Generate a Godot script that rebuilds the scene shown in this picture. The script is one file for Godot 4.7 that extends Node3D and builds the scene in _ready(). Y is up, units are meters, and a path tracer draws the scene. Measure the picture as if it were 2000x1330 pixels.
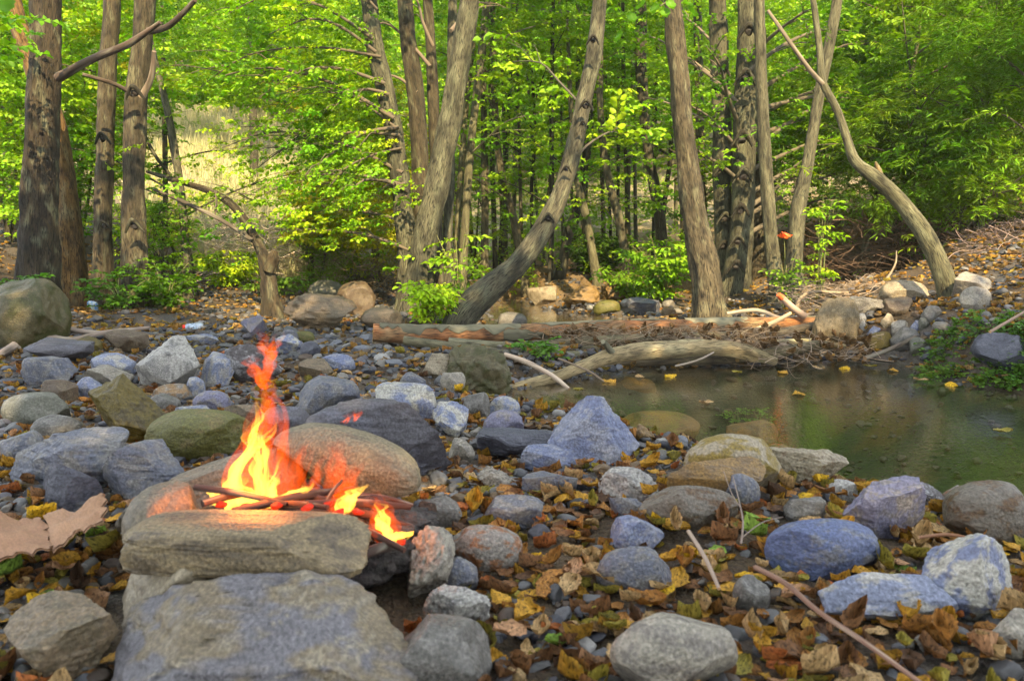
extends Node3D
# A stony creek bed under trees with a small stone-ringed campfire.

const FOCAL := 1532.0           # focal length measured in the photograph's own pixels (2000 wide)
const EYE := Vector3(0, 0.62, 0)
const PITCH := 0.1202           # the camera looks down by this angle
const WATER := -0.10

var rng := RandomNumberGenerator.new()
var n1 := FastNoiseLite.new()   # fractal, smooth
var n2 := FastNoiseLite.new()   # single octave
var n3 := FastNoiseLite.new()   # ridged
var n4 := FastNoiseLite.new()   # cellular
var used_names := {}
var used_labels := {}
var ico := {}
var M := {}                     # materials
var spray := {}                 # leafy twig meshes
var stones := []                # placed hero stones: {pos, w, d, short}
var grid := PackedFloat32Array()
var small_stones := []          # placed pebbles: x, radius, z
var pool: PackedVector2Array
var creek: PackedVector2Array
var backwater: PackedVector2Array

func _ready() -> void:
	rng.seed = 20417
	# ---------------------------------------------------------------- camera, sky, sun, exposure
	var cam := Camera3D.new()
	cam.name = "camera"
	cam.position = EYE
	cam.rotation.x = -PITCH
	cam.near = 0.05
	cam.far = 400.0
	var att := CameraAttributesPhysical.new()
	att.frustum_focal_length = 27.64
	att.frustum_focus_distance = 4.2
	att.exposure_aperture = 7.0
	att.frustum_near = 0.05
	att.frustum_far = 400.0
	cam.attributes = att
	cam.fov = 46.93
	add_child(cam)
	cam.current = true
	var e := Environment.new()
	e.background_mode = Environment.BG_SKY
	var sk := ProceduralSkyMaterial.new()
	sk.sky_top_color = Color(0.74, 0.76, 0.81)
	sk.sky_horizon_color = Color(0.90, 0.92, 0.93)
	sk.sky_curve = 0.22
	sk.ground_bottom_color = Color(0.25, 0.24, 0.2)
	sk.ground_horizon_color = Color(0.5, 0.5, 0.45)
	sk.sun_angle_max = 3.0
	var sky := Sky.new()
	sky.sky_material = sk
	e.sky = sky
	e.background_energy_multiplier = 1.0
	e.tonemap_mode = Environment.TONE_MAPPER_LINEAR
	e.tonemap_exposure = 6.0
	e.fog_enabled = true
	e.fog_density = 0.0011
	e.fog_light_color = Color(0.93, 0.96, 0.86)
	e.ssao_enabled = true
	e.ssil_enabled = true
	e.sdfgi_enabled = true
	var we := WorldEnvironment.new()
	we.name = "world_environment"
	we.environment = e
	add_child(we)
	var sun := DirectionalLight3D.new()
	sun.name = "sun"
	sun.light_energy = 1.05
	sun.light_color = Color(1.0, 0.89, 0.69)
	sun.light_angular_distance = 0.5
	sun.shadow_enabled = true
	add_child(sun)
	sun.look_at_from_position(Vector3(1.8, 8.0, 9.0), Vector3.ZERO)
	# ---------------------------------------------------------------- the place
	setup_noise()
	setup_materials()
	setup_sprays()
	pool = outline([[950, 775], [1010, 792], [1085, 808], [1170, 830], [1270, 850], [1330, 875], [1430, 895], [1540, 925], [1680, 955], [1800, 980], [1900, 1000], [2080, 1020], [2300, 990], [2330, 850], [2180, 790], [2000, 768], [1900, 755], [1820, 735], [1760, 712], [1640, 706], [1500, 708], [1380, 715], [1250, 722], [1150, 735], [1040, 755]], WATER)
	creek = outline([[960, 690], [1150, 690], [1230, 655], [1225, 622], [1080, 608], [1050, 592], [1000, 578], [960, 584], [940, 606], [955, 640], [945, 665]], -0.07)
	backwater = outline([[1605, 600], [1650, 613], [1745, 612], [1770, 600], [1720, 592], [1650, 590]], 0.0)
	build_ground()
	build_water()
	build_fire_ring()
	build_stones()
	build_pebbles()
	build_logs()
	build_trees()
	build_added_shade_trees()
	build_background()
	build_undergrowth()
	build_litter()
	build_oddments()

# ==================================================================== helpers
func setup_noise() -> void:
	n1.seed = 3
	n1.frequency = 1.0
	n1.fractal_octaves = 4
	n1.noise_type = FastNoiseLite.TYPE_SIMPLEX_SMOOTH
	n2.seed = 9
	n2.frequency = 1.0
	n2.fractal_type = FastNoiseLite.FRACTAL_NONE
	n2.noise_type = FastNoiseLite.TYPE_SIMPLEX_SMOOTH
	n3.seed = 17
	n3.frequency = 1.0
	n3.fractal_type = FastNoiseLite.FRACTAL_RIDGED
	n3.fractal_octaves = 3
	n4.seed = 5
	n4.frequency = 1.0
	n4.noise_type = FastNoiseLite.TYPE_CELLULAR
	n4.fractal_type = FastNoiseLite.FRACTAL_NONE

func ray(u: float, v: float) -> Vector3:
	return Vector3((u - 1000.0) / FOCAL, (665.0 - v) / FOCAL, -1.0).rotated(Vector3.RIGHT, -PITCH)

func at(u: float, v: float, depth: float) -> Vector3:      # the point on that line of sight at z = -depth
	var r := ray(u, v)
	return EYE + r * (depth / -r.z)

func level(u: float, v: float, y: float) -> Vector3:       # where that line of sight meets the height y
	var r := ray(u, v)
	return EYE + r * ((y - EYE.y) / minf(r.y, -0.004))

func on_ground(u: float, v: float) -> Vector3:             # the first ground along that line of sight
	var r := ray(u, v)
	var a := 0.5
	var b := 0.5
	while b < 60.0:
		var p := EYE + r * b
		if p.y < height(p.x, p.z):
			break
		a = b
		b += 0.06 + b * 0.03
	for i in 9:
		var m := (a + b) * 0.5
		var p := EYE + r * m
		if p.y < height(p.x, p.z):
			b = m
		else:
			a = m
	return EYE + r * b

func outline(px: Array, y: float) -> PackedVector2Array:
	var out := PackedVector2Array()
	for q in px:
		var p := level(q[0], q[1], y)
		out.append(Vector2(p.x, p.z))
	return out

func inside_by(poly: PackedVector2Array, x: float, z: float) -> float:   # metres inside the outline, negative outside
	var p := Vector2(x, z)
	var best := 1e9
	var n := poly.size()
	for i in n:
		var q := Geometry2D.get_closest_point_to_segment(p, poly[i], poly[(i + 1) % n])
		best = minf(best, p.distance_squared_to(q))
	best = sqrt(best)
	return best if Geometry2D.is_point_in_polygon(p, poly) else -best

func height(x: float, z: float) -> float:                  # interpolated from a grid of surveyed() heights
	if x < -7.9 or x > 7.9 or z > -0.1 or z < -15.9:
		return surveyed(x, z)
	if grid.is_empty():
		grid.resize(321 * 321)
		for j in 321:
			for i in 321:
				grid[j * 321 + i] = surveyed(-8.0 + i * 0.05, -j * 0.05)
	var gx := (x + 8.0) * 20.0
	var gz := -z * 20.0
	var i := int(gx)
	var j := int(gz)
	var k := j * 321 + i
	var fx := gx - i
	return lerpf(lerpf(grid[k], grid[k + 1], fx), lerpf(grid[k + 321], grid[k + 322], fx), gz - j)

func surveyed(x: float, z: float) -> float:
	var d := -z
	var y := 0.03 * n2.get_noise_2d(x * 0.9, z * 0.9) + 0.012 * n2.get_noise_2d(x * 3.1 + 40.0, z * 3.1)
	# bank on the far right, bank under the left trees, rise behind the creek, hillside
	y += smoothstep(2.9, 3.5, d) * (0.2 * smoothstep(1.95, 2.6, x) + 0.3 * clampf(x - 2.7, 0.0, 3.0))
	y += smoothstep(3.0, 5.5, d) * (0.10 * smoothstep(-1.6, -3.0, x) + 0.35 * clampf(-x - 3.9, 0.0, 4.0))
	y += 0.24 * smoothstep(9.2, 10.6, d) * smoothstep(-0.9, 0.3, x) + 0.1 * smoothstep(8.0, 12.0, d)
	y += 0.27 * clampf(d - 13.0, 0.0, 60.0) + 0.12 * clampf(d - 22.0, 0.0, 50.0)
	if d < 12.5 and d > 0.5 and x > -2.0 and x < 7.0:
		if d < 6.0:
			y = dig(y, inside_by(pool, x, z), WATER, 0.45)
		if d > 3.5:
			y = dig(y, inside_by(creek, x, z), -0.07, 0.18)
			if x > 1.5:
				y = dig(y, inside_by(backwater, x, z), 0.0, 0.12)
	return y

func dig(y: float, inside: float, surface: float, depth: float) -> float:
	if inside < -0.35:
		return y
	if inside < 0.0:
		return lerpf(surface, y, smoothstep(0.0, 0.35, -inside))
	return surface - 0.015 - depth * smoothstep(0.0, 0.8, inside)

func numbered(called: String) -> String:
	if not used_names.has(called):
		used_names[called] = 0
		return called
	used_names[called] += 1
	return "%s_%03d" % [called, used_names[called]]

func tag(o: Node3D, label: String, category: String, group := "") -> Node3D:
	if used_labels.has(label) and group == "" and not label.begins_with("one of"):
		print("LABEL TWICE ", label)
	used_labels[label] = true
	o.set_meta("label", label)
	o.set_meta("category", category)
	if group != "":
		o.set_meta("group", group)
	return o

func thing(called: String, label: String, category: String, where := Vector3.ZERO, group := "") -> Node3D:
	var o := Node3D.new()
	o.name = numbered(called)
	o.position = where
	add_child(o, true)
	tag(o, label, category, group)
	return o

func obj(called: String, mesh: Mesh, mat: Material, parent: Node = null) -> MeshInstance3D:
	var o := MeshInstance3D.new()
	o.mesh = mesh
	if mat:
		o.material_override = mat
	if parent:
		o.name = called if not parent.has_node(called) else "%s_%03d" % [called, parent.get_child_count()]
		parent.add_child(o, true)
		if parent is Node3D:
			o.position = -(parent as Node3D).position if not parent.has_meta("local") else Vector3.ZERO
	else:
		o.name = numbered(called)
		add_child(o, true)
	return o

func scatter(called: String, mesh: Mesh, mat: Material, spots: Array, tints: PackedColorArray, parent: Node3D = null) -> MultiMeshInstance3D:
	var mm := MultiMesh.new()
	mm.transform_format = MultiMesh.TRANSFORM_3D
	mm.use_colors = true
	mm.mesh = mesh
	mm.instance_count = spots.size()
	for i in spots.size():
		mm.set_instance_transform(i, spots[i])
		mm.set_instance_color(i, tints[i])
	var o := MultiMeshInstance3D.new()
	o.multimesh = mm
	o.material_override = mat
	if parent:
		o.name = called if not parent.has_node(called) else "%s_%03d" % [called, parent.get_child_count()]
		parent.add_child(o, true)
		o.position = -parent.position
	else:
		o.name = numbered(called)
		add_child(o, true)
	o.set_meta("kind", "stuff")
	return o

func arrays(v: PackedVector3Array, idx: PackedInt32Array, col := PackedColorArray(), uv := PackedVector2Array(), nrm := PackedVector3Array()) -> ArrayMesh:
	var a := []
	a.resize(Mesh.ARRAY_MAX)
	a[Mesh.ARRAY_VERTEX] = v
	a[Mesh.ARRAY_NORMAL] = nrm if nrm.size() else normals_of(v, idx)
	if col.size():
		a[Mesh.ARRAY_COLOR] = col
	if uv.size():
		a[Mesh.ARRAY_TEX_UV] = uv
	a[Mesh.ARRAY_INDEX] = idx
	var m := ArrayMesh.new()
	m.add_surface_from_arrays(Mesh.PRIMITIVE_TRIANGLES, a)
	return m

func normals_of(v: PackedVector3Array, idx: PackedInt32Array) -> PackedVector3Array:
	var n := PackedVector3Array()
	n.resize(v.size())
	for i in range(0, idx.size(), 3):
		var a := idx[i]
		var b := idx[i + 1]
		var c := idx[i + 2]
		var f := (v[c] - v[a]).cross(v[b] - v[a])       # front faces run clockwise
		n[a] += f
		n[b] += f
		n[c] += f
	for i in n.size():
		n[i] = n[i].normalized()
	return n

func grey_noise(seed_: int, freq: float, lo: float, hi: float, octaves := 4, normal := 0.0, kind := FastNoiseLite.TYPE_SIMPLEX_SMOOTH, fractal := FastNoiseLite.FRACTAL_FBM) -> NoiseTexture2D:
	var n := FastNoiseLite.new()
	n.seed = seed_
	n.frequency = freq
	n.noise_type = kind
	n.fractal_type = fractal
	n.fractal_octaves = octaves
	n.fractal_gain = 0.62
	var t := NoiseTexture2D.new()
	t.width = 512
	t.height = 512
	t.seamless = true
	t.noise = n
	if normal > 0.0:
		t.as_normal_map = true
		t.bump_strength = normal
	else:
		var g := Gradient.new()
		g.set_color(0, Color(lo, lo, lo))
		g.set_color(1, Color(hi, hi, hi))
		t.color_ramp = g
	return t

func mat(rough := 0.8, c := Color(1, 1, 1), vertex := true) -> StandardMaterial3D:
	var m := StandardMaterial3D.new()
	m.albedo_color = c
	m.roughness = rough
	m.vertex_color_use_as_albedo = vertex
	m.metallic_specular = 0.4
	return m

func lin(r: float, g: float, b: float) -> Color:
	return Color(r, g, b).linear_to_srgb()

func setup_materials() -> void:
	var grain := grey_noise(1, 0.045, 0.42, 1.0, 5)
	var bumps := grey_noise(2, 0.03, 0, 1, 5, 9.0)
	var r := mat(0.58, Color(0.93, 0.93, 0.93))
	r.albedo_texture = grain
	r.normal_enabled = true
	r.normal_texture = bumps
	r.normal_scale = 0.8
	r.uv1_triplanar = true
	r.uv1_scale = Vector3(5, 5, 5)
	M.rock = r
	var pb: StandardMaterial3D = r.duplicate()
	pb.uv1_scale = Vector3(14, 14, 14)
	M.pebble = pb
	var d := mat(0.95)
	d.albedo_texture = grey_noise(4, 0.05, 0.4, 1.0, 5)
	d.normal_enabled = true
	d.normal_texture = grey_noise(5, 0.04, 0, 1, 5, 14.0)
	d.uv1_triplanar = true
	d.uv1_world_triplanar = true
	d.uv1_scale = Vector3(2.3, 2.3, 2.3)
	M.dirt = d
	var b := mat(0.9)
	var furrows := bark_image()
	b.albedo_texture = ImageTexture.create_from_image(furrows)
	b.albedo_color = Color(0.97, 1.0, 0.90)
	var deep := furrows.duplicate() as Image
	deep.bump_map_to_normal_map(9.0)
	b.normal_enabled = true
	b.normal_texture = ImageTexture.create_from_image(deep)
	b.normal_scale = 1.7
	b.uv1_scale = Vector3(3, 0.9, 1)
	M.bark = b
	var tw := mat(0.9)
	M.twig = tw
	var lf := mat(0.5)
	lf.backlight_enabled = true
	lf.backlight = Color(0.95, 1.0, 0.45)
	lf.metallic_specular = 0.35
	M.leaf = lf
	var dl := mat(0.7)
	dl.albedo_texture = vein_texture()
	dl.backlight_enabled = true
	dl.backlight = Color(0.42, 0.36, 0.2)
	dl.metallic_specular = 0.3
	M.dead_leaf = dl
	var w := StandardMaterial3D.new()
	w.albedo_color = Color(0.12, 0.14, 0.06, 0.012)
	w.transparency = BaseMaterial3D.TRANSPARENCY_ALPHA
	w.roughness = 0.02
	w.metallic_specular = 0.5
	w.normal_enabled = true
	w.normal_texture = grey_noise(21, 0.012, 0, 1, 3, 3.0)
	w.normal_scale = 0.5
	w.uv1_triplanar = true
	w.uv1_world_triplanar = true
	w.uv1_scale = Vector3(2.0, 2.0, 4.2)
	M.water = w
	var ch := mat(0.9)
	M.char = ch

func bark_image() -> Image:                                 # upright furrows, plates and cross cracks; tiles both ways
	var n := 512
	var im := Image.create(n, n, false, Image.FORMAT_RGB8)
	for y in n:
		for x in n:
			var k := 0.0
			var share := smoothstep(0.7, 1.0, float(y) / n)
			for part in 2:
				if part == 1 and share == 0.0:
					continue
				var yy := float(y - n * part) / n
				var a := TAU * x / n
				var cx := cos(a) * 1.7
				var cy := sin(a) * 1.7
				var warp := n1.get_noise_3d(cx * 0.8, cy * 0.8, yy * 3.0) * 0.8
				var f := n3.get_noise_3d(cx * 1.5 + warp, cy * 1.5 - warp, yy * 2.6)
				var fine := n1.get_noise_3d(cx * 6.0, cy * 6.0, yy * 6.0)
				var plate := n2.get_noise_3d(cx * 2.2 + 9.0, cy * 2.2, yy * 7.0)
				var h := 0.78 - 0.5 * smoothstep(0.35, 0.9, f) + 0.16 * fine + 0.12 * plate
				k += h * (share if part == 1 else 1.0 - share)
			k = clampf(k, 0.12, 1.0)
			im.set_pixel(x, y, Color(k, k, k))
	return im

func vein_texture() -> ImageTexture:
	var im := Image.create(128, 128, false, Image.FORMAT_RGB8)
	for y in 128:
		for x in 128:
			var s := absf(x - 63.5) / 63.5
			var t := y / 127.0
			var k := 0.78 + 0.2 * n1.get_noise_2d(x * 0.03, y * 0.03)
			if n1.get_noise_2d(x * 0.055 + 90.0, y * 0.055) > 0.28:
				k *= 0.62                                  # rot spots
			var side := fposmod(t * 8.0 - s * 2.2, 1.0)
			if absf(side - 0.5) < 0.07:
				k *= 1.22
			if s < 0.035:
				k *= 1.35
			k = clampf(k, 0.0, 1.0)
			im.set_pixel(x, y, Color(k, k * 0.98, k * 0.94))
	return ImageTexture.create_from_image(im)

# ---- leaves on twigs
func add_leaf(v: PackedVector3Array, idx: PackedInt32Array, col: PackedColorArray, base: Vector3, along: Vector3, up: Vector3, l: float, w: float, tone: float) -> void:
	var side := along.cross(up).normalized()
	up = side.cross(along).normalized()
	var n := v.size()
	var fold := 0.25 * w
	v.append(base)
	v.append(base + along * l * 0.38 + side * w * 0.5 + up * fold)
	v.append(base + along * l * 0.75 + side * w * 0.36 + up * fold * 0.6 - up * l * 0.04)
	v.append(base + along * l - up * l * 0.12)
	v.append(base + along * l * 0.75 - side * w * 0.36 + up * fold * 0.6 - up * l * 0.04)
	v.append(base + along * l * 0.38 - side * w * 0.5 + up * fold)
	v.append(base + along * l * 0.5)
	for i in 7:
		col.append(Color(tone, tone, tone * 0.9))
	for i in 6:
		idx.append(n + 6)
		idx.append(n + i)
		idx.append(n + (i + 1) % 6)

func make_spray(count: int, length: float, l: float, w: float, droop: float, seed_: int, flat := 0.35) -> ArrayMesh:
	var r := RandomNumberGenerator.new()
	r.seed = seed_
	var v := PackedVector3Array()
	var idx := PackedInt32Array()
	var col := PackedColorArray()
	var prev := Vector3.ZERO
	var pts := [prev]
	var dir := Vector3(0, 0.12, -1).normalized()
	for i in 4:
		dir = (dir + Vector3(r.randf_range(-0.25, 0.25), -droop * 0.25 + r.randf_range(-0.1, 0.1), 0)).normalized()
		prev = prev + dir * length / 4.0
		pts.append(prev)
	for i in 4:                                            # the twig itself
		var a: Vector3 = pts[i]
		var b: Vector3 = pts[i + 1]
		var rad := 0.004 * (1.0 - i * 0.2)
		var n := v.size()
		for k in 3:
			var off := Vector3(cos(k * TAU / 3), sin(k * TAU / 3), 0) * rad
			v.append(a + off)
			v.append(b + off * 0.8)
			col.append(Color(0.5, 0.32, 0.3))
			col.append(Color(0.5, 0.32, 0.3))
		for k in 3:
			var k2 := (k + 1) % 3
			idx.append_array(PackedInt32Array([n + k * 2, n + k2 * 2, n + k * 2 + 1, n + k2 * 2, n + k2 * 2 + 1, n + k * 2 + 1]))
	for i in count:
		var t := (i + 0.6) / count
		var seg := mini(3, int(t * 4.0))
		var p: Vector3 = (pts[seg] as Vector3).lerp(pts[seg + 1], t * 4.0 - seg)
		var s := 1.0 if i % 2 == 0 else -1.0
		var along := Vector3(s * r.randf_range(0.6, 1.1), r.randf_range(-0.45, 0.35) - droop * 0.3, r.randf_range(-0.9, 0.1)).normalized()
		if i >= count - 1:
			along = Vector3(r.randf_range(-0.2, 0.2), -0.2, -1).normalized()
		var up := Vector3(r.randf_range(-flat, flat) * 2.0, 1, r.randf_range(-flat, flat) * 2.0).normalized()
		var k := r.randf_range(0.75, 1.2)
		add_leaf(v, idx, col, p + along * l * 0.2, along, up, l * k, w * k, r.randf_range(0.7, 1.15))
	return arrays(v, idx, col)

func setup_sprays() -> void:
	spray.alder = [make_spray(13, 0.30, 0.075, 0.056, 0.5, 1), make_spray(11, 0.26, 0.08, 0.06, 0.8, 2)]
	spray.willow = [make_spray(18, 0.36, 0.10, 0.017, 0.9, 3), make_spray(16, 0.34, 0.11, 0.02, 0.6, 4)]
	spray.shrub = [make_spray(14, 0.2, 0.04, 0.027, 0.2, 5), make_spray(12, 0.18, 0.045, 0.03, 0.4, 6)]
	spray.plant = [make_spray(9, 0.16, 0.06, 0.036, 0.7, 7, 0.15)]
	spray.ivy = [make_spray(9, 0.14, 0.035, 0.032, 0.3, 8, 0.3)]

func leafy(tree: Node3D, kind: String, pts: Array, scale_: float, base: Color, vary: float, called := "crown", flat := 0.6) -> void:
	# sprays of leaves at those points; each entry is a point or [point, outward direction]
	var sets := [[], []]
	var cols := [PackedColorArray(), PackedColorArray()]
	for q in pts:
		var p: Vector3 = q[0] if q is Array else q
		var dir := Vector3(rng.randf_range(-1, 1), rng.randf_range(-0.35, 0.35), rng.randf_range(-1, 1))
		if q is Array:
			dir = q[1] + dir * 0.7
		dir.y *= flat
		if dir.length() < 0.05:
			dir = Vector3(1, 0, 0)
		var bs := Basis.looking_at(dir.normalized(), Vector3(rng.randf_range(-0.35, 0.35), 1, rng.randf_range(-0.35, 0.35)))
		var s := scale_ * rng.randf_range(0.7, 1.3)
		var i := rng.randi() % (spray[kind] as Array).size()
		sets[i].append(Transform3D(bs.scaled(Vector3.ONE * s), p))
		var patch := n2.get_noise_3dv(p * 0.8)
		var k := 1.0 + vary * (rng.randf_range(-0.5, 0.5) + patch * 0.6)
		var warm := 1.0 + 0.5 * vary * (patch + rng.randf_range(-0.5, 0.6))
		cols[i].append(Color(base.r * k * warm, base.g * k, base.b * k))
	for i in 2:
		if sets[i].size():
			scatter(called, spray[kind][i], M.leaf, sets[i], cols[i], tree)

# ---- tubes: trunks, limbs, logs, sticks
func curve(ctrl: Array, step: float) -> Array:              # ctrl: [Vector3, radius]; Catmull-Rom, resampled
	var pts := PackedVector3Array()
	var rad := PackedFloat32Array()
	var n := ctrl.size()
	for i in n - 1:
		var a: Vector3 = ctrl[maxi(i - 1, 0)][0]
		var b: Vector3 = ctrl[i][0]
		var c: Vector3 = ctrl[i + 1][0]
		var d: Vector3 = ctrl[mini(i + 2, n - 1)][0]
		var m := maxi(1, int(ceil(b.distance_to(c) / step)))
		for k in m:
			var t := float(k) / m
			pts.append(b.cubic_interpolate(c, a, d, t))
			rad.append(lerpf(ctrl[i][1], ctrl[i + 1][1], smoothstep(0.0, 1.0, t)))
	pts.append(ctrl[n - 1][0])
	rad.append(ctrl[n - 1][1])
	return [pts, rad]

func tube(ctrl: Array, sides: int, step: float, tone: Color, tone2: Color, rough := 0.0, flare := 0.0, seed_ := 0.0, cap_tone = null) -> ArrayMesh:
	var got := curve(ctrl, step)
	var pts: PackedVector3Array = got[0]
	var rad: PackedFloat32Array = got[1]
	var n := pts.size()
	var v := PackedVector3Array()
	var col := PackedColorArray()
	var uv := PackedVector2Array()
	var idx := PackedInt32Array()
	var t := (pts[1] - pts[0]).normalized()
	var x := t.cross(Vector3(0.13, 0.2, 1.0)).normalized()
	var run := 0.0
	for i in n:
		var t2 := (pts[mini(i + 1, n - 1)] - pts[maxi(i - 1, 0)]).normalized()
		if t2 == Vector3.ZERO:
			t2 = t
		x = (x - t2 * x.dot(t2)).normalized()
		t = t2
		var y := t.cross(x)
		if i > 0:
			run += pts[i].distance_to(pts[i - 1])
		for k in sides + 1:
			var a := TAU * (k % sides) / sides
			var o := x * cos(a) + y * sin(a)
			var r := rad[i]
			var q := 0.0
			if rough > 0.0:
				var s := o * rad[i] * 14.0 + Vector3(seed_, seed_ * 2.0, 0)
				q = n3.get_noise_3d(s.x * 1.0, s.y * 1.0 + s.z, run * 1.6 + seed_)
				var lump := n2.get_noise_3d(o.x * 0.8 + seed_, run * 1.7, o.z * 0.8)
				var nub := n1.get_noise_3d(o.x * rad[i] * 34.0 + seed_, o.z * rad[i] * 34.0 + o.y * rad[i] * 34.0, run * 4.5)
				r *= 1.0 + rough * (q * 0.5 + lump * 1.0 + nub * 0.55)
				if flare > 0.0:
					r *= 1.0 + flare * exp(-run * 5.5) * (0.8 + 0.5 * sin(a * 4.0 + seed_) + 0.3 * sin(a * 7.0 + seed_ * 3.0))
			v.append(pts[i] + o * r)
			var mix := clampf(0.5 + 1.1 * n1.get_noise_3d(pts[i].x * 3.0 + o.x * 0.6 + seed_, pts[i].y * 2.2, o.z * 0.6 + o.y * 0.5), 0.0, 1.0)
			var c := tone.lerp(tone2, mix)
			if rough > 0.05:
				var spot := n1.get_noise_3d(pts[i].x * 5.0 + o.x * 1.1 + seed_ * 2.0, pts[i].y * 5.0, o.z * 1.1 + pts[i].z * 5.0)
				c = c.lerp(c.lerp(Color(0.2, 0.2, 0.15), 0.5) * 1.5, 0.6 * smoothstep(0.18, 0.34, spot))
				c = c.lerp(c * 0.45, smoothstep(0.2, 0.4, -spot))
			col.append(c)
			uv.append(Vector2(float(k) / sides, run * 2.0))
	for i in n - 1:
		for k in sides:
			var a := i * (sides + 1) + k
			var b := a + sides + 1
			idx.append_array(PackedInt32Array([a, a + 1, b, a + 1, b + 1, b]))
	for e in 2:                                            # end caps
		var i := 0 if e == 0 else n - 1
		var c := v.size()
		var tc: Color = cap_tone if cap_tone != null else tone
		v.append(pts[i] + (t * rad[i] * 0.15 if e == 1 else Vector3.ZERO))
		col.append(tc)
		uv.append(Vector2(0.5, 0.5))
		for k in sides:
			v.append(v[i * (sides + 1) + k])
			col.append(tc)
			uv.append(Vector2(0.5, 0.5))
		for k in sides:
			var a := c + 1 + k
			var b := c + 1 + (k + 1) % sides
			if e == 0:
				idx.append_array(PackedInt32Array([c, b, a]))
			else:
				idx.append_array(PackedInt32Array([c, a, b]))
	return arrays(v, idx, col, uv)

# ---- rocks
func icosphere(level_: int) -> Array:
	if ico.has(level_):
		return ico[level_]
	var g := (1.0 + sqrt(5.0)) / 2.0
	var v: Array[Vector3] = []
	for q in [[-1, g, 0], [1, g, 0], [-1, -g, 0], [1, -g, 0], [0, -1, g], [0, 1, g], [0, -1, -g], [0, 1, -g], [g, 0, -1], [g, 0, 1], [-g, 0, -1], [-g, 0, 1]]:
		v.append(Vector3(q[0], q[1], q[2]).normalized())
	var f := PackedInt32Array([0, 11, 5, 0, 5, 1, 0, 1, 7, 0, 7, 10, 0, 10, 11, 1, 5, 9, 5, 11, 4, 11, 10, 2, 10, 7, 6, 7, 1, 8, 3, 9, 4, 3, 4, 2, 3, 2, 6, 3, 6, 8, 3, 8, 9, 4, 9, 5, 2, 4, 11, 6, 2, 10, 8, 6, 7, 9, 8, 1])
	for s in level_:
		var mid := {}
		var f2 := PackedInt32Array()
		for i in range(0, f.size(), 3):
			var m := [0, 0, 0]
			for k in 3:
				var a := f[i + k]
				var b := f[i + (k + 1) % 3]
				var key := mini(a, b) * 1000000 + maxi(a, b)
				if not mid.has(key):
					mid[key] = v.size()
					v.append(((v[a] + v[b]) * 0.5).normalized())
				m[k] = mid[key]
			f2.append_array(PackedInt32Array([f[i], m[0], m[2], f[i + 1], m[1], m[0], f[i + 2], m[2], m[1], m[0], m[1], m[2]]))
		f = f2
	for i in range(0, f.size(), 3):                        # clockwise
		var k := f[i + 1]
		f[i + 1] = f[i + 2]
		f[i + 2] = k
	ico[level_] = [PackedVector3Array(v), f]
	return ico[level_]

const STYLE := {                # cuts, nearest cut, farthest cut, lump, fine, strata, squareness
	"round": [6, 0.66, 0.90, 0.10, 0.014, 0.0, 0.9], "smooth": [5, 0.70, 0.93, 0.08, 0.009, 0.0, 0.88], "slab": [9, 0.50, 0.82, 0.08, 0.022, 0.025, 0.75],
	"angular": [15, 0.40, 0.74, 0.05, 0.024, 0.012, 0.8], "block": [12, 0.55, 0.85, 0.05, 0.022, 0.016, 0.55], "ragged": [12, 0.5, 0.85, 0.22, 0.06, 0.02, 0.8],
	"clay": [4, 0.7, 0.9, 0.24, 0.09, 0.0, 0.8], "pitted": [8, 0.58, 0.9, 0.12, 0.035, 0.0, 0.8], "brick": [3, 0.8, 0.95, 0.06, 0.02, 0.012, 0.45],
}

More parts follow.
